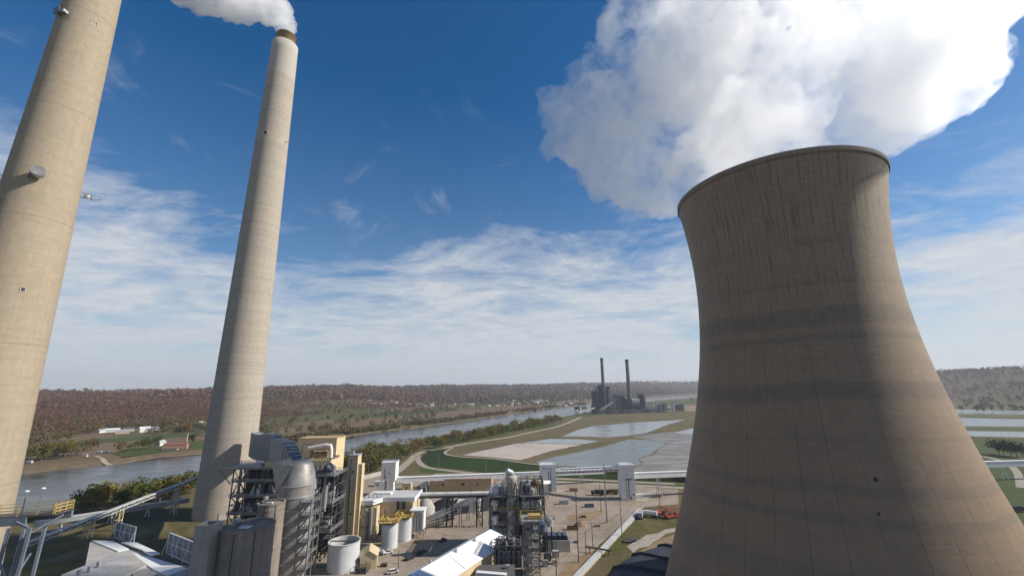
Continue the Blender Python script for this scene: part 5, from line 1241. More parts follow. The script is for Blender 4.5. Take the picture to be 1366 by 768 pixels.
# vehicles
def wheels(t, x, y, rot, xs, wy, r=.5):
    c, s = math.cos(rot), math.sin(rot)
    for a in xs:
        for b in (-wy, wy):
            p = Vector((x + a * c - b * s, y + a * s + b * c, r + .06)); n = Vector((-s, c, 0)) * .18
            MB().tube(p - n, p + n, r, n=12).build('wheel', 'rubber', t)
def obox(m, x, y, rot, a0, a1, b0, b1, z0, z1):
    vs = [(a, b, z) for z in (z0, z1) for a, b in ((a0, b0), (a1, b0), (a1, b1), (a0, b1))]; c, s = math.cos(rot), math.sin(rot)
    return m.add([(x + a * c - b * s, y + a * s + b * c, z) for a, b, z in vs], [(3, 2, 1, 0), (4, 5, 6, 7), (0, 1, 5, 4), (1, 2, 6, 5), (2, 3, 7, 6), (3, 0, 4, 7)])
def car(lab, x, y, rot, mat, pickup=False):
    t = thing('parked_car' if not pickup else 'pickup_truck', lab, 'car' if not pickup else 'pickup', (x, y, 0), 'cars parked in the yard')
    obox(MB(), x, y, rot, -2.3, 2.3, -.92, .92, .4, 1.0).build('body', mat, t)
    m = MB(); a0, a1 = (-.3, 1.2) if pickup else (-1.9, 1.1)
    c, s = math.cos(rot), math.sin(rot); W_ = lambda a, b, z: (x + a * c - b * s, y + a * s + b * c, z)
    vs = [W_(a, b, 1.0) for a, b in ((a0 - .1, -.88), (a1 + .5, -.88), (a1 + .5, .88), (a0 - .1, .88))] + [W_(a, b, 1.62) for a, b in ((a0 + .25, -.7), (a1 - .25, -.7), (a1 - .25, .7), (a0 + .25, .7))]
    m.add(vs, [(0, 1, 5, 4), (1, 2, 6, 5), (2, 3, 7, 6), (3, 0, 4, 7)]); m.build('window', 'glass', t)
    obox(MB(), x, y, rot, a0 + .22, a1 - .22, -.72, .72, 1.61, 1.68).build('roof', mat, t)
    wheels(t, x, y, rot, (-1.45, 1.45), .86, .36)
for px_, py_, rot, mat, pk, lab in ((517, 738, .5, 'white_paint', 1, 'white pickup parked in front of the nearer twin tank'), (546, 746, .9, 'dark_paint', 0, 'nearest dark car beside the long white roof'), (556, 741, .9, 'dark_paint', 0, 'second dark car along the long white roof'),
                               (562, 737, .9, 'blue_paint', 0, 'blue-grey car along the long white roof'), (590, 722, .9, 'dark_paint', 1, 'dark pickup at the far end of the cars by the white roof'), (524, 764, .4, 'house_pale', 0, 'pale car at the bottom edge by the white roof')):
    q = gz(px_, py_); car(lab, q.x, q.y, rot, mat, pk)
def truck(lab, x, y, rot, cabm, bodym, kind):
    t = thing('truck', lab, 'truck', (x, y, 0), 'trucks in the yard'); c, s = math.cos(rot), math.sin(rot); W_ = lambda a, b, z: Vector((x + a * c - b * s, y + a * s + b * c, z))
    obox(MB(), x, y, rot, -4.6, 4.4, -.55, .55, .75, 1.1).build('chassis', 'dark_steel', t)
    m = MB(); obox(m, x, y, rot, 2.3, 4.4, -1.2, 1.2, 1.1, 3.1); cb_ = m.build('cab', cabm, t)
    obox(MB(), x, y, rot, 4.38, 4.45, -1.05, 1.05, 2.0, 2.9).build('windscreen', 'glass', cb_)
    if kind == 'tank': MB().tube(W_(-4.8, 0, 2.35), W_(2.0, 0, 2.35), 1.35, n=20).build('tank', bodym, t)
    elif kind == 'box': obox(MB(), x, y, rot, -4.7, 2.0, -1.25, 1.25, 1.12, 3.6).build('cargo_box', bodym, t)
    else:
        m = MB(); obox(m, x, y, rot, -4.6, 1.6, -1.25, 1.25, 1.12, 2.0); m.build('deck_body', bodym, t)
        MB().bar(W_(-1, 0, 2.0), W_(-3.6, 0, 5.0), .7).bar(W_(-3.6, 0, 5.0), W_(2.6, 0, 5.6), .55).build('boom', bodym, t); MB().tube(W_(-1, -.6, 2.6), W_(-1, .6, 2.6), 1.0, n=14).build('winch', 'dark_steel', t)
    wheels(t, x, y, rot, (-3.6, -2.4, 3.2), 1.0, .52)
for px_, py_, rot, a, b, k, lab in ((866, 689, 2.6, 'white_paint', 'white_paint', 'tank', 'white tank truck parked left of the red machines'), (855, 690, 1.2, 'dark_paint', 'roof_grey', 'box', 'dark grey box truck at the end of the covered trench'),
                                  (884, 689, 2.2, 'red_paint', 'red_paint', 'crane', 'red crane truck beside the white tank truck'), (897, 691, .4, 'red_paint', 'red_paint', 'crane', 'red machine half hidden by the cooling tower'),
                                  (797, 660, 3.0, 'dark_paint', 'black', 'box', 'dark truck left of the tallest white tower'), (816, 659, 3.1, 'dark_paint', 'liner', 'box', 'brown truck in the shade of the tallest white tower'), (1358, 683, 0.1, 'dark_paint', 'black', 'box', 'dark truck at the right picture edge')):
    q = gz(px_, py_); truck(lab, q.x, q.y, rot, a, b, k)
for i, (px_, py_, lab) in enumerate(((838, 724, 'stack of dark pipes lying on the grass beside the trench'), (844, 722, 'second smaller stack of dark pipes on the grass'))):
    q = gz(px_, py_); t = thing('pipe_stack', lab, 'pipe stack', q, 'pipe stacks on the grass')
    for k in range(4): MB().tube((q.x - 2, q.y + .8 * k, .5 + .1), (q.x + 2, q.y + .8 * k, .6), .4).build('pipe', 'dark_steel', t)
q = gz(775, 700); t = thing('sand_heap', 'tan heap of sand beside the tall thin pole in the yard', 'heap', q)
MB().lathe((q.x, q.y), [(4, .02), (2.2, 1.5), (.05, 2.2)], 18).build('heap', 'dirt', t)

# ------------------------------------------------------------------ left side: walkway, sloping conveyors, roofs
wk = thing('yellow_walkway', 'blue-grey steel bridge with yellow railings at the lower left edge', 'walkway', (-66, 60, 0))
a, b = Vector((-100, 55.0, 58.6)), Vector((-59.8, 61, 59.9))
m = MB(); m.bar(a, b, 2.6, .2); m.build('deck', 'dark_steel', wk)
s = Vector((.07, -1, 0)); m = MB()
m.bar(a + s * 1.3 - Vector((0, 0, .55)), b + s * 1.3 - Vector((3, .4, .55)), .3, .9); m.bar(a - s * 1.3 - Vector((0, 0, .55)), b - s * 1.3 - Vector((0, 0, .55)), .3, .9); m.build('girder', 'blue_steel', wk)
for sg in (1, -1):
    m = MB()
    for h in (.4, .8, 1.2): m.bar(a + s * 1.25 * sg + Vector((0, 0, h)), b + s * 1.25 * sg + Vector((0, 0, h)), .05)
    for k in range(20): p = a.lerp(b, k / 19) + s * 1.25 * sg; m.bar(p, p + Vector((0, 0, 1.2)), .06)
    m.build('railing', 'yellow', wk)
m = MB()
for h in (.3, .7, 1.1): m.bar(b + s * 1.3 + Vector((-.3, 0, h)), b - s * 1.3 + Vector((-.1, 0, h)), .09); m.bar(b - s * 1.3 + Vector((-1.6, 0, h)), b - s * 1.3 + Vector((-.1, 0, h)), .09)
for k in range(4): m.bar(b + s * (1.3 - .85 * k) + Vector((-.2, 0, 0)), b + s * (1.3 - .85 * k) + Vector((-.2, 0, 1.3)), .1)
m.build('gate', 'yellow', wk)
m = MB()
for dx, dy in ((0, .9), (0, -.9), (-2.6, .9), (-2.6, -.9)): m.bar((-59.3 + dx, 57.6 + dy, 59.2), (-60.4 + dx, 57.2 + dy, 20), .3)
for z in (24, 30, 36, 42, 48, 53): m.bar((-60.2, 56.6, z), (-62.9, 56.6, z + 4), .18); m.bar((-62.9, 56.6, z), (-60.2, 56.6, z), .18); m.bar((-60.1, 56.6, z), (-60.1, 58.2, z + 3), .18)
m.build('support_tower', 'blue_steel', wk)
MB().bar((-59.6, 56.7, 58.4), (-57.4, 58.6, 60.2), .22).bar((-59.5, 56.7, 59.2), (-61.2, 56.7, 59.9), .2).build('bracket', 'blue_steel', wk)
for px_, py_, pb_, lab in ((36, 655, 690, 'slim lamp post with white head on the yellow walkway, nearer the chimney'), (58, 651, 684, 'slim lamp post with white head on the yellow walkway, nearer its gate')):
    h = at(px_, py_, 58); f = at(px_ - 2.5, pb_, 58)
    t = thing('lamp_post', lab, 'lamp', f, 'lamp posts on the yellow walkway'); MB().tube((h.x, h.y, f.z), h, .07, .05, 6).build('post', 'blue_steel', t)
    MB().ball(h, .25, 10, 6, .5).build('lamp_head', 'white_paint', t)
cv = thing('sloping_conveyor', 'upper long pale sloping conveyor climbing to the right behind the grey chimney', 'conveyor', (-212, 250, 0), 'sloping conveyors')
lo, hi = Vector((-238, 228, 3.5)), Vector((-202, 330, 24.5))
truss(lo, hi, 1.8, 2.6, 30, .26).build('truss', 'white_sheet', cv); slab(lo + Vector((0, 0, .3)), hi + Vector((0, 0, .3)), 2.6, .3).build('belt', 'dark_steel', cv); slab(lo + Vector((0, 0, 2.0)), hi + Vector((0, 0, 2.0)), 2.8, .25).build('cover', 'roof_pale', cv)
for k, mt in ((.22, 'beige'), (.34, 'beige'), (.62, 'galv'), (.8, 'galv')):
    p = lo.lerp(hi, k); lattice(p.x - 1.3, p.x + 1.3, p.y - 1.2, p.y + 1.2, [0, p.z * .5, p.z], 1, 1, .4).build('trestle', mt, cv)
cv = thing('sloping_conveyor', 'lower grey sloping conveyor below and behind the upper pale one', 'conveyor', (-225, 262, 0), 'sloping conveyors')
lo, hi = Vector((-262, 252, 6.5)), Vector((-218, 306, 5.4))
slab(lo, hi, 3.0, 2.4).build('gallery_box', 'galv', cv); slab(lo + Vector((0, 0, 1.35)), hi + Vector((0, 0, 1.35)), 3.4, .25).build('cover', 'roof_pale', cv)
for k in (.15, .45, .7):
    p = lo.lerp(hi, k); MB().bar((p.x - 1.2, p.y, 0), (p.x - .5, p.y, p.z - 1), .4).bar((p.x + 1.2, p.y, 0), (p.x + .5, p.y, p.z - 1), .4).bar((p.x - .9, p.y, p.z * .5), (p.x + .9, p.y, p.z * .5), .3).build('leg', 'white_sheet', cv)
# roofs at the bottom left
Z0 = 15.5
lb = thing('service_building', 'grey concrete building with stepped white and dark flat roofs at the bottom left', 'building', (-134, 173, 0))
def R2(*p): return [gz(x, y, Z0) for x, y in p]
r1 = R2((120, 722), (168, 731), (196, 752), (150, 775), (112, 764))
MB().prism([(p.x, p.y) for p in r1], 0, Z0).build('wall', 'grey_concrete', lb)
r2 = R2((163, 727), (190, 733), (258, 757), (225, 790), (180, 768))
MB().prism([(p.x, p.y) for p in r2], 0, Z0 - .6).build('wall', 'grey_concrete', lb)
def strip(pts, w, z, mat, nm): 
    m = MB()
    for a, b in zip(pts, pts[1:]): m.bar((a.x, a.y, z), (b.x, b.y, z), w, .35)
    return m.build(nm, mat, lb)
MB().prism([(p.x, p.y) for p in R2((122, 721.5), (150, 722), (172, 733), (157, 736))], Z0 + .02, Z0 + .4).build('roof', 'roof_white', lb)
MB().prism([(p.x, p.y) for p in R2((161, 724), (182, 724.5), (213, 739), (200, 741), (189, 734))], Z0 + .02, Z0 + .5).build('roof', 'roof_white', lb)
MB().prism([(p.x, p.y) for p in R2((176, 736), (200, 741), (250, 756), (224, 765), (205, 758))], Z0 - .58, Z0 - .2).build('roof', 'roof_white', lb)
MB().prism([(p.x, p.y) for p in R2((202, 741.5), (238, 737), (256, 750), (250, 755.5))], Z0 - .58, Z0 - .3).build('roof', 'roof_dark', lb)
hp = R2((150, 739), (170, 741), (160, 775), (84, 775), (82, 766)); c_ = gz(140, 752, Z0 + .7)
m = MB(); m.add(list(hp) + [c_], [(k, (k + 1) % 5, 5) for k in range(5)]); m.build('hipped_roof', 'roof_grey', lb)
MB().prism([(p.x, p.y) for p in hp], 0, Z0 - .02).build('wall', 'grey_concrete', lb)
for k, (x, y) in enumerate(((120, 757), (132, 751), (106, 762))): p = gz(x, y, Z0 + 1.6); MB().box(p.x - .5, p.x + .5, p.y - .5, p.y + .5, p.z - 1, p.z + .6).build('roof_vent', 'galv', lb)
def screen(lab, a, b, h, n):
    t = thing('wind_screen', lab, 'screen', (a.x, a.y, Z0), 'framed screens on the roofs'); a = Vector((a.x, a.y, Z0)); b = Vector((b.x, b.y, Z0)); u = Vector((0, 0, h)); m = MB()
    m.bar(a + u, b + u, .28); m.bar(a + u * .5, b + u * .5, .16); m.bar(a, b, .2)
    for k in range(n + 1):
        p = a.lerp(b, k / n); m.bar(p, p + u, .28 if k in (0, n) else .16); 
        if k % 2 == 0: m.bar(p + u * .8, p + (b - a).cross(u).normalized() * 1.5, .14)
    m.build('frame', 'white_sheet', t); d = (b - a).cross(u).normalized() * .2; vs = [a - d, b - d, b - d + u, a - d + u, a - d * 1.4, b - d * 1.4, b - d * 1.4 + u, a - d * 1.4 + u]
    MB().add(vs, [(0, 1, 2, 3), (7, 6, 5, 4), (0, 4, 5, 1), (2, 6, 7, 3)]).build('mesh_panel', 'blue_steel', t)
screen('white framed dark screen standing on the left white roof', gz(152, 716, Z0), gz(178, 724, Z0), 6, 4)
screen('white framed dark screen standing on the right dark roof edge', gz(222, 737, Z0), gz(256, 752, Z0), 7, 5)

# ------------------------------------------------------------------ far power station
def farbox(par, name, mat, x0p, x1p, ytop, Y, depth, z0=0):
    x0, x1 = xat(x0p, 545, Y), xat(x1p, 545, Y); return MB().box(x0, x1, Y, Y + depth, z0, zat((x0p + x1p) / 2, ytop, Y)).build(name, mat, par)
for xp, xb, yt, Y, r, lab in ((801.5, 803.5, 477.5, 1385, 5.4, 'left far chimney of the distant power station, dark and thin'), (835, 838.5, 479.5, 1395, 6.2, 'right far chimney of the distant power station, paler at its foot')):
    p = at(xp + 1, yt, Y); t = thing('far_chimney', lab, 'chimney', (p.x, Y, 0), 'far chimneys')
    MB().lathe((p.x, Y), [(r * 1.25, 0), (r, p.z * .5), (r * .85, p.z)], 24).build('shaft', 'sporn_stack', t); MB().lathe((p.x, Y), [(r * .95, p.z - 7), (r * .95, p.z + .4), (.1, p.z + .4)], 24, False).build('cap', 'black', t)
fs = thing('far_boiler_house', 'tall dark blue boiler house block of the distant power station', 'building', (290, 1370, 0))
farbox(fs, 'wall', 'sporn_blue', 793, 807, 521, 1368, 40); farbox(fs, 'wall', 'sporn_blue', 799, 815, 515.5, 1378, 40)
farbox(fs, 'corner_strip', 'sporn_grey', 807, 810, 517, 1366, 8); farbox(fs, 'corner_strip', 'sporn_grey', 812.5, 815.5, 518, 1366, 8); farbox(fs, 'corner_strip', 'sporn_grey', 797, 799.5, 516.5, 1366, 6, 60)
farbox(fs, 'roof_house', 'sporn_blue', 800, 806, 513.5, 1380, 16); farbox(fs, 'lower_bay', 'sporn_blue', 790, 794.5, 540, 1360, 20)
ft = thing('far_conveyor', 'pale conveyor sloping up to the dark far boiler house', 'conveyor', (300, 1340, 0))
MB().bar(at(796, 550, 1330), at(817, 536, 1350), 7, 5).build('gallery_box', 'sporn_grey', ft); MB().bar((at(800, 547, 1335)), at(800, 552, 1335), 4).build('leg', 'sporn_grey', ft)
fp = thing('far_plant', 'low ductwork and precipitators between the two far chimneys', 'building', (345, 1400, 0))
for x0, x1, yt, mt in ((816, 822, 529, 'sporn_grey'), (821, 829, 526, 'sporn_stack'), (829, 834, 528, 'sporn_blue'), (838, 847, 531, 'sporn_grey'), (846, 853, 529, 'sporn_grey'), (826, 838, 532, 'sporn_grey')): farbox(fp, 'plant_block', mt, x0, x1, yt, 1390 + rnd.uniform(-10, 20), 25)
MB().tube(at(842, 537, 1385), at(852, 537, 1385), 14, n=16).build('drum', 'sporn_grey', fp)
for k in range(7): p = at(818 + 2.6 * k, 526 + rnd.uniform(0, 5), 1400); MB().tube((p.x, p.y, 10), p, 2.2, n=8).build('vent_stack', 'sporn_stack', fp)
fd2 = thing('far_dark_tower', 'small dark square tower right of the far chimneys', 'tower', (390, 1400, 0))
farbox(fd2, 'wall', 'sporn_blue', 853.5, 860, 525.5, 1395, 20); farbox(fd2, 'side_strip', 'sporn_grey', 860, 862, 527, 1396, 16)
for i, (x0, x1, yt, mt, lab) in enumerate(((866, 871, 536, 'house_pale', 'pale shed just right of the small dark far tower'), (877, 884, 539, 'sporn_grey', 'grey far shed, second right of the dark tower'), (886, 890, 537.5, 'sporn_grey', 'grey far shed, third right of the dark tower'), (898, 901, 536, 'house_pale', 'slim white far silo left of the cooling tower edge'), (903, 910, 539, 'sporn_stack', 'low brown far shed near the cooling tower edge'), (912, 914.5, 536.5, 'house_pale', 'slim white far silo closest to the cooling tower edge'))):
    Y = 1400; x = xat((x0 + x1) / 2, 545, Y); t = thing('far_shed', lab, 'shed', (x, Y, 0), 'sheds of the far power station')
    farbox(t, 'wall', mt, x0, x1, yt, Y, 20); xx0, xx1 = xat(x0, 545, Y), xat(x1, 545, Y); z = zat((x0 + x1) / 2, yt, Y); MB().box(xx0 - .5, xx1 + .5, Y - .5, Y + 20.5, z, z + 1).build('roof', 'roof_grey', t)
t = thing('far_coal_heap', 'long black coal heap in front of the distant power station', 'heap', (330, 1320, 0))
m = MB(); ph = [at(x, 549 - .006 * (x - 800), 1320) for x in range(800, 881, 8)]
for p in ph: m.lathe((p.x, 1320 + rnd.uniform(-12, 12)), [(26, .05), (15, 7), (5, 12 + rnd.uniform(-2, 2)), (.1, 13)], 14)
m.build('heap', 'coal', t)
for i, (x, y, w, h, lab) in enumerate(((770, 548, 9, 15, 'small dark barge dock tower on the river, left one'), (779.5, 547, 8, 12, 'small dark barge dock tower on the river, right one'))):
    q = gz(x, y, RZ); t = thing('dock_tower', lab, 'dock', (q.x, q.y, RZ), 'docks on the far river bend')
    MB().box(q.x - w, q.x + w, q.y - 6, q.y + 6, RZ + 6, RZ + h).build('dock_house', 'black', t)
    for a in (-w + 1, w - 1): MB().bar((q.x + a, q.y, RZ - 3), (q.x + a, q.y, RZ + 6), 2).build('leg', 'dark_steel', t)
t = thing('dock_conveyor', 'low conveyor leading from the river docks to the far power station', 'conveyor', (240, 1250, 0)); MB().bar(gz(771, 550, 8), gz(796, 543, 16), 4, 4).build('gallery_box', 'sporn_grey', t)
for k in (.3, .7): p = gz(771, 550, 8).lerp(gz(796, 543, 16), k); MB().bar((p.x, p.y, -4), p, 2).build('leg', 'dark_steel', t)

# ------------------------------------------------------------------ houses across the river
def house(name, lab, x, y, L, Wd, h, rot, wm, rm, group=None, win=0, z=None):
    z = terrain_z(x, y) if z is None else z; t = thing(name, lab, 'house', (x, y, z), group)
    m = MB(); T = gable(m, (x, y), L, Wd, h, h + Wd * .26, rot); m.v = [(a, b, c + z - .1) for a, b, c in m.v]; m.build('wall', wm, t)
    r = gable_roof(T, L, Wd, h, h + Wd * .26, .5, .3); r.v = [(a, b, c + z - .1) for a, b, c in r.v]; r.build('roof', rm, t)
    for k in range(win):
        yy = -L / 2 + L * (k + .6) / win; w = MB(); q = [T(Wd / 2 + .04, yy - .7, 1.2), T(Wd / 2 + .04, yy + .7, 1.2), T(Wd / 2 + .04, yy + .7, 2.6), T(Wd / 2 + .04, yy - .7, 2.6)]
        w.add([(p.x, p.y, p.z + z - .1) for p in q], [(0, 1, 2, 3)]); w.build('window', 'glass', t)
    return t
q = gz(234, 599); house('brick_house', 'long red brick house with red roof on the far lawn', q.x, q.y, 27, 8, 6.5, math.radians(-70), 'brick', 'roof_red', None, 6, 0)
q2 = gz(226, 600); t = thing('house_porch', 'white porch front of the red brick house on the far lawn', 'porch', (q.x + 4, q.y - 8, 0)); MB().box(q.x - 5, q.x + 9, q.y - 8.5, q.y - 7, .1, 2.2).build('porch_wall', 'house_pale', t); MB().box(q.x - 5.5, q.x + 9.5, q.y - 9, q.y - 6.8, 2.2, 2.5).build('porch_roof', 'roof_red', t)
q = gz(248, 595); t = thing('pale_column', 'tall pale post right of the red brick house', 'post', (q.x, q.y, 0)); MB().tube((q.x, q.y, 0), (q.x, q.y, 17), .9, .7, 8).build('post_shaft', 'house_tan', t); MB().tube((q.x, q.y, 17), (q.x, q.y, 17.5), 1.0, n=8).build('post_cap', 'house_tan', t)
for i, (x, y, L, wm, rm, lab) in enumerate(((148, 576, 26, 'house_pale', 'roof_white', 'long white shed left among the sheds at the wood foot'), (163, 578, 20, 'house_tan', 'roof_grey', 'low grey shed in the middle of the sheds at the wood foot'), (171, 575, 18, 'house_tan', 'roof_dark', 'dark roofed shed behind the sheds at the wood foot'),
                              (192, 576, 17, 'house_pale', 'roof_white', 'tall white shed right among the sheds at the wood foot'), (205, 574, 14, 'house_pale', 'roof_grey', 'grey roofed house right of the tall white shed'), (214, 594, 9, 'house_pale', 'roof_pale', 'small white shed just left of the red brick house'),
                              (134, 577, 12, 'house_pale', 'roof_grey', 'small house left of the long white shed'), (268, 566, 20, 'house_pale', 'roof_white', 'white house at the wood edge beside the grey chimney'), (112, 531, 22, 'house_pale', 'roof_white', 'tiny white house high up in the wood'), (60, 532, 20, 'house_pale', 'roof_white', 'tiny white house high up in the wood beside the tan chimney'))):
    q = gz(x, y)
    if y < 540: d = ray(x, y).normalized(); q = next((Vector((0, 0, HC)) + d * s for s in range(1300, 6000, 10) if terrain_z(*(Vector((0, 0, HC)) + d * s).xy) + 8 > (Vector((0, 0, HC)) + d * s).z), q)
    house('shed' if i < 4 else 'house', lab, q.x, q.y, L, 9, 5 if i != 3 else 8, math.radians(-60 + 9 * i), wm, rm, 'houses across the river')
for x, y, lab in ((132, 604.5, 'white van parked on the far bank above the boat ramp'), (141, 604, 'small white camper beside the van on the far bank'), (39, 617.5, 'white boat trailer on the muddy far bank by the tan chimney'), (113, 609, 'pale pickup on the far bank left of the ramp')):
    q = gz(x, y); z = terrain_z(q.x, q.y); t = thing('parked_van', lab, 'van', (q.x, q.y, z), 'vehicles on the far bank')
    MB().box(q.x - 3, q.x + 3, q.y - 1.2, q.y + 1.2, z + .5, z + 2.7).build('body', 'white_paint', t); MB().box(q.x + 1.2, q.x + 3.03, q.y - 1.23, q.y + 1.23, z + 1.6, z + 2.3).build('window', 'glass', t)
    for a in (-2, 2): MB().tube((q.x + a, q.y - 1.25, z + .45), (q.x + a, q.y - .9, z + .45), .45).build('wheel', 'rubber', t)
town = []
for k in range(95):
    x = rnd.uniform(470, 790); y = 542 - rnd.random() ** 1.2 * 9 - (x - 640) * .007
    q = gz(x, y)
    if height(np.array([q.x]), np.array([q.y]))[1][0] or q.length > 4200: continue
    town.append((x, q))
town.sort(key=lambda p: p[0])
WM = [('house_pale', 'roof_grey', 'white house with grey roof'), ('house_pale', 'roof_white', 'white house with white roof'), ('house_tan', 'roof_dark', 'tan house with dark roof'), ('house_pale', 'roof_dark', 'white house with dark roof'), ('brick', 'roof_grey', 'brick house with grey roof')]
for i, (x, q) in enumerate(town):
    wm, rm, d = rnd.choice(WM)
    house('town_house', f'tiny {d}, {nth(i + 1)} from the left in the town across the river', q.x, q.y, rnd.uniform(13, 24), rnd.uniform(9, 12), rnd.uniform(4, 7), rnd.uniform(0, 3), wm, rm, 'houses of the far town')

# ------------------------------------------------------------------ yard clutter
def clutter(name, lab, cat, px_, py_, build_):
    q = gz(px_, py_); t = thing(name, lab, cat, q, 'loose items in the yard'); build_(t, q.x, q.y)
def dumpster(t, x, y, mt='blue_paint', L=6, h=1.8):
    for a in ((-L / 2, L / 2, -1.2, -1.05), (-L / 2, L / 2, 1.05, 1.2), (-L / 2, -L / 2 + .15, -1.05, 1.05), (L / 2 - .15, L / 2, -1.05, 1.05)): MB().box(x + a[0], x + a[1], y + a[2], y + a[3], .15, h).build('side', mt, t)
    MB().box(x - L / 2 + .15, x + L / 2 - .15, y - 1.05, y + 1.05, .15, .9).build('fill', 'liner', t)
def container(t, x, y, mt='white_sheet'):
    MB().box(x - 3, x + 3, y - 1.2, y + 1.2, .1, 2.6).build('container_box', mt, t)
    m = MB()
    for k in range(12): m.box(x - 2.9 + k * .5, x - 2.7 + k * .5, y - 1.26, y - 1.202, .2, 2.5)
    m.build('corrugation', mt, t); MB().box(x + 3.01, x + 3.06, y - 1.0, y + 1.0, .2, 2.4).build('door', 'grey_steel', t)
def stackp(t, x, y, mt='tan'):
    for k in range(4): MB().box(x - 1.5 + .1 * k, x + 1.5, y - 1, y + 1 - .1 * k, .08 + .35 * k, .36 + .35 * k).build('plank_layer', mt, t)
def drums(t, x, y, mt='blue_paint'):
    for k in range(6): MB().drum((x + (k % 3) * .75, y + (k // 3) * .75), .34, .08, 1.0, 12).build('drum', mt, t)
for args in (('skip_container', 'blue-grey open skip near the mid yard pole', 'skip', 786, 676, lambda t, x, y: dumpster(t, x, y)),
             ('skip_container', 'rusty open skip beside the pale sand heap', 'skip', 764, 706, lambda t, x, y: dumpster(t, x, y, 'liner')),
             ('storage_container', 'white storage container behind the tan flat roofed building', 'container', 537, 646, lambda t, x, y: container(t, x, y)),
             ('storage_container', 'grey storage container in the yard behind the process frame', 'container', 752, 672, lambda t, x, y: container(t, x, y, 'galv')),
             ('storage_container', 'rust red storage container by the road near the middle white tower', 'container', 765, 655, lambda t, x, y: container(t, x, y, 'brick')),
             ('timber_stack', 'stack of pale timber on the yard below the mid yard pole', 'timber', 797, 702, lambda t, x, y: stackp(t, x, y)),
             ('timber_stack', 'stack of dark timber beside the gabled shed', 'timber', 512, 755, lambda t, x, y: stackp(t, x, y, 'bark')),
             ('drum_group', 'blue drums standing by the pale green open tank', 'drums', 766, 724, lambda t, x, y: drums(t, x, y)),
             ('drum_group', 'rusty drums standing by the twin white tanks', 'drums', 553, 724, lambda t, x, y: drums(t, x, y, 'liner')),
             ('storage_container', 'pale container at the foot of the tallest white tower', 'container', 852, 664, lambda t, x, y: container(t, x, y, 'house_pale')),
             ('timber_stack', 'stack of brown timber beside the dirt patch in mid yard', 'timber', 778, 690, lambda t, x, y: stackp(t, x, y, 'liner')),
             ('skip_container', 'grey open skip on the gravel behind the red trucks', 'skip', 876, 663, lambda t, x, y: dumpster(t, x, y, 'grey_steel'))): clutter(*args)
t = thing('retaining_wall', 'long low pale wall along the river side left of the white conveyor tower', 'wall', gz(495, 638))
a_, b_ = gz(462, 645), gz(519, 631); MB().bar(a_ + Vector((0, 0, 1.6)), b_ + Vector((0, 0, 1.6)), .8, 3.2).build('wall_panel', 'grey_concrete', t); MB().bar(a_ + Vector((0, 0, 3.3)), b_ + Vector((0, 0, 3.3)), 1.1, .25).build('coping', 'roof_pale', t)
for i, (x, y, w, h, lab) in enumerate(((543, 652, 7, 4.5, 'small beige hut in the shade of the white gallery'), (505, 648, 6, 3.5, 'small pale hut at the foot of the left white conveyor tower'), (566, 650, 5, 4, 'small white hut just left of the tan flat roofed building'))):
    q = gz(x, y); t = thing('hut', lab, 'hut', q, 'huts by the white gallery'); MB().box(q.x - w / 2, q.x + w / 2, q.y - 2.5, q.y + 2.5, 0, h).build('wall', ('beige', 'house_pale', 'white_sheet')[i], t)
    MB().box(q.x - w / 2 - .3, q.x + w / 2 + .3, q.y - 2.8, q.y + 2.8, h, h + .3).build('roof', 'roof_pale', t); MB().box(q.x - .6, q.x + .6, q.y - 2.58, q.y - 2.505, .1, 2.2).build('door', 'dark_steel', t)

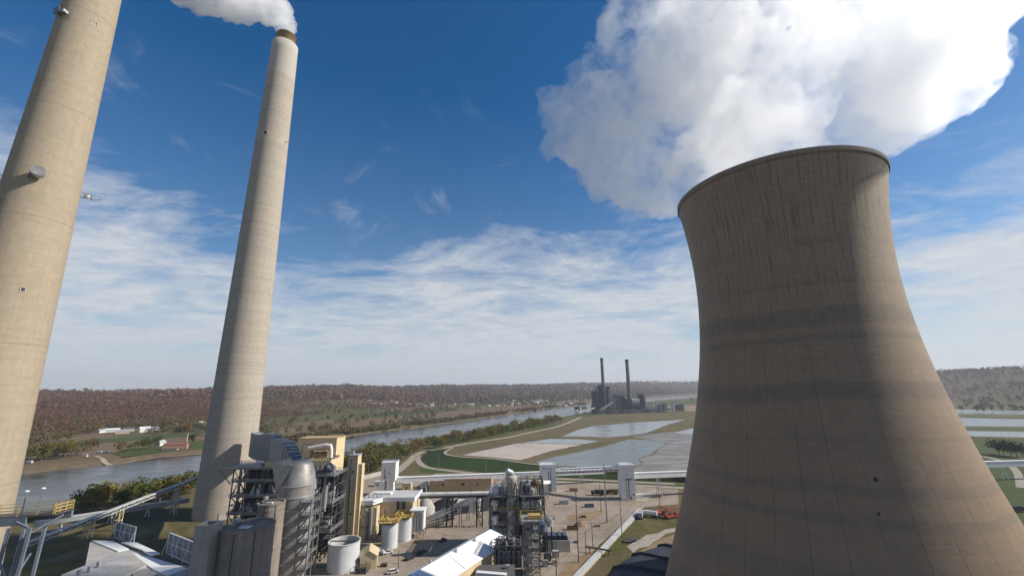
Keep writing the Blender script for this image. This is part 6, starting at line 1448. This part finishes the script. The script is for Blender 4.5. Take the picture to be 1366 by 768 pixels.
# ------------------------------------------------------------------ fittings on the walls
def fit(par, faces, n, mats=('grey_steel', 'dark_steel', 'galv')):
    """louvres, doors and pipe runs on walls that face the camera: (x0, x1, y, z0, z1)"""
    for k in range(n):
        x0, x1, y, z0, z1 = rnd.choice(faces); x = rnd.uniform(x0 + .4, x1 - 1.6); m = rnd.choice(mats); c = k % 3
        if c == 0: z = rnd.uniform(z0 + 1, z1 - 2.5); MB().box(x, x + rnd.uniform(.8, 1.6), y - .09, y - .004, z, z + rnd.uniform(.8, 1.8)).build('louvre', m, par)
        elif c == 1: MB().tube((x, y - .28, z0), (x, y - .28, rnd.uniform(z0 + (z1 - z0) * .5, z1)), rnd.uniform(.12, .26), n=8).build('pipe', m, par)
        else:
            z = rnd.uniform(z0 + 2, z1 - 1); L = min(x1 - x0 - .8, rnd.uniform(2, 7)); xa = rnd.uniform(x0 + .3, x1 - L - .3); MB().tube((xa, y - .4, z), (xa + L, y - .4, z), rnd.uniform(.1, .22), n=8).build('pipe', m, par)
fit(st, [(-88.9, -83.6, 240, 2, 40)], 7)
fit(bb, [(-157, -130.5, 325, 30, 41), (-145, -127, 309, 12, 28)], 10)
fit(pb, [(-81, -73.4, 243.5, 0, 14.5), (-72.4, -55.8, 250, 0, 16.5)], 16)
fit(tb, [(-64, -19, 347, 0, 8)], 9)
fit(w1, [(-98.6, -88.6, 335.5, 11, 22)], 4); fit(w2, [(19.8, 31, 341, 1, 18)], 6); fit(w3, [(74, 83.2, 314.75, 1, 20)], 6)
for k in range(7): y = -46 + 14 * k; p = T_hall(rnd.choice((-1.0, 1.2)), y, 10.9); MB().drum((p.x, p.y), .5, p.z - .6, p.z + 1.0, 12, .25).build('roof_vent', 'galv', hall)
for sx, sy, r, h in ((-92.0, 160, 8.2, 30.2), (-97.0, 183, 4.9, 32.0)):
    par = [o for o in bpy.data.objects if o.name.startswith('concrete_silo') and abs(o.location.x - sx) < .1][0]
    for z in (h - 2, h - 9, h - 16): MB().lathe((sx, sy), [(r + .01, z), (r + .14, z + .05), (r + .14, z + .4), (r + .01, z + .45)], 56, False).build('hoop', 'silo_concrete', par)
    m = MB(); a = -1.25
    for k in (-.35, .35): m.bar((sx + (r + .5) * math.cos(a) + k, sy + (r + .5) * math.sin(a), 0), (sx + (r + .5) * math.cos(a) + k, sy + (r + .5) * math.sin(a), h + 1), .14)
    for k in range(20): m.bar((sx + (r + .5) * math.cos(a) - .35, sy + (r + .5) * math.sin(a), 1.2 + k * h / 20), (sx + (r + .5) * math.cos(a) + .35, sy + (r + .5) * math.sin(a), 1.2 + k * h / 20), .1)
    m.build('ladder', 'galv', par)
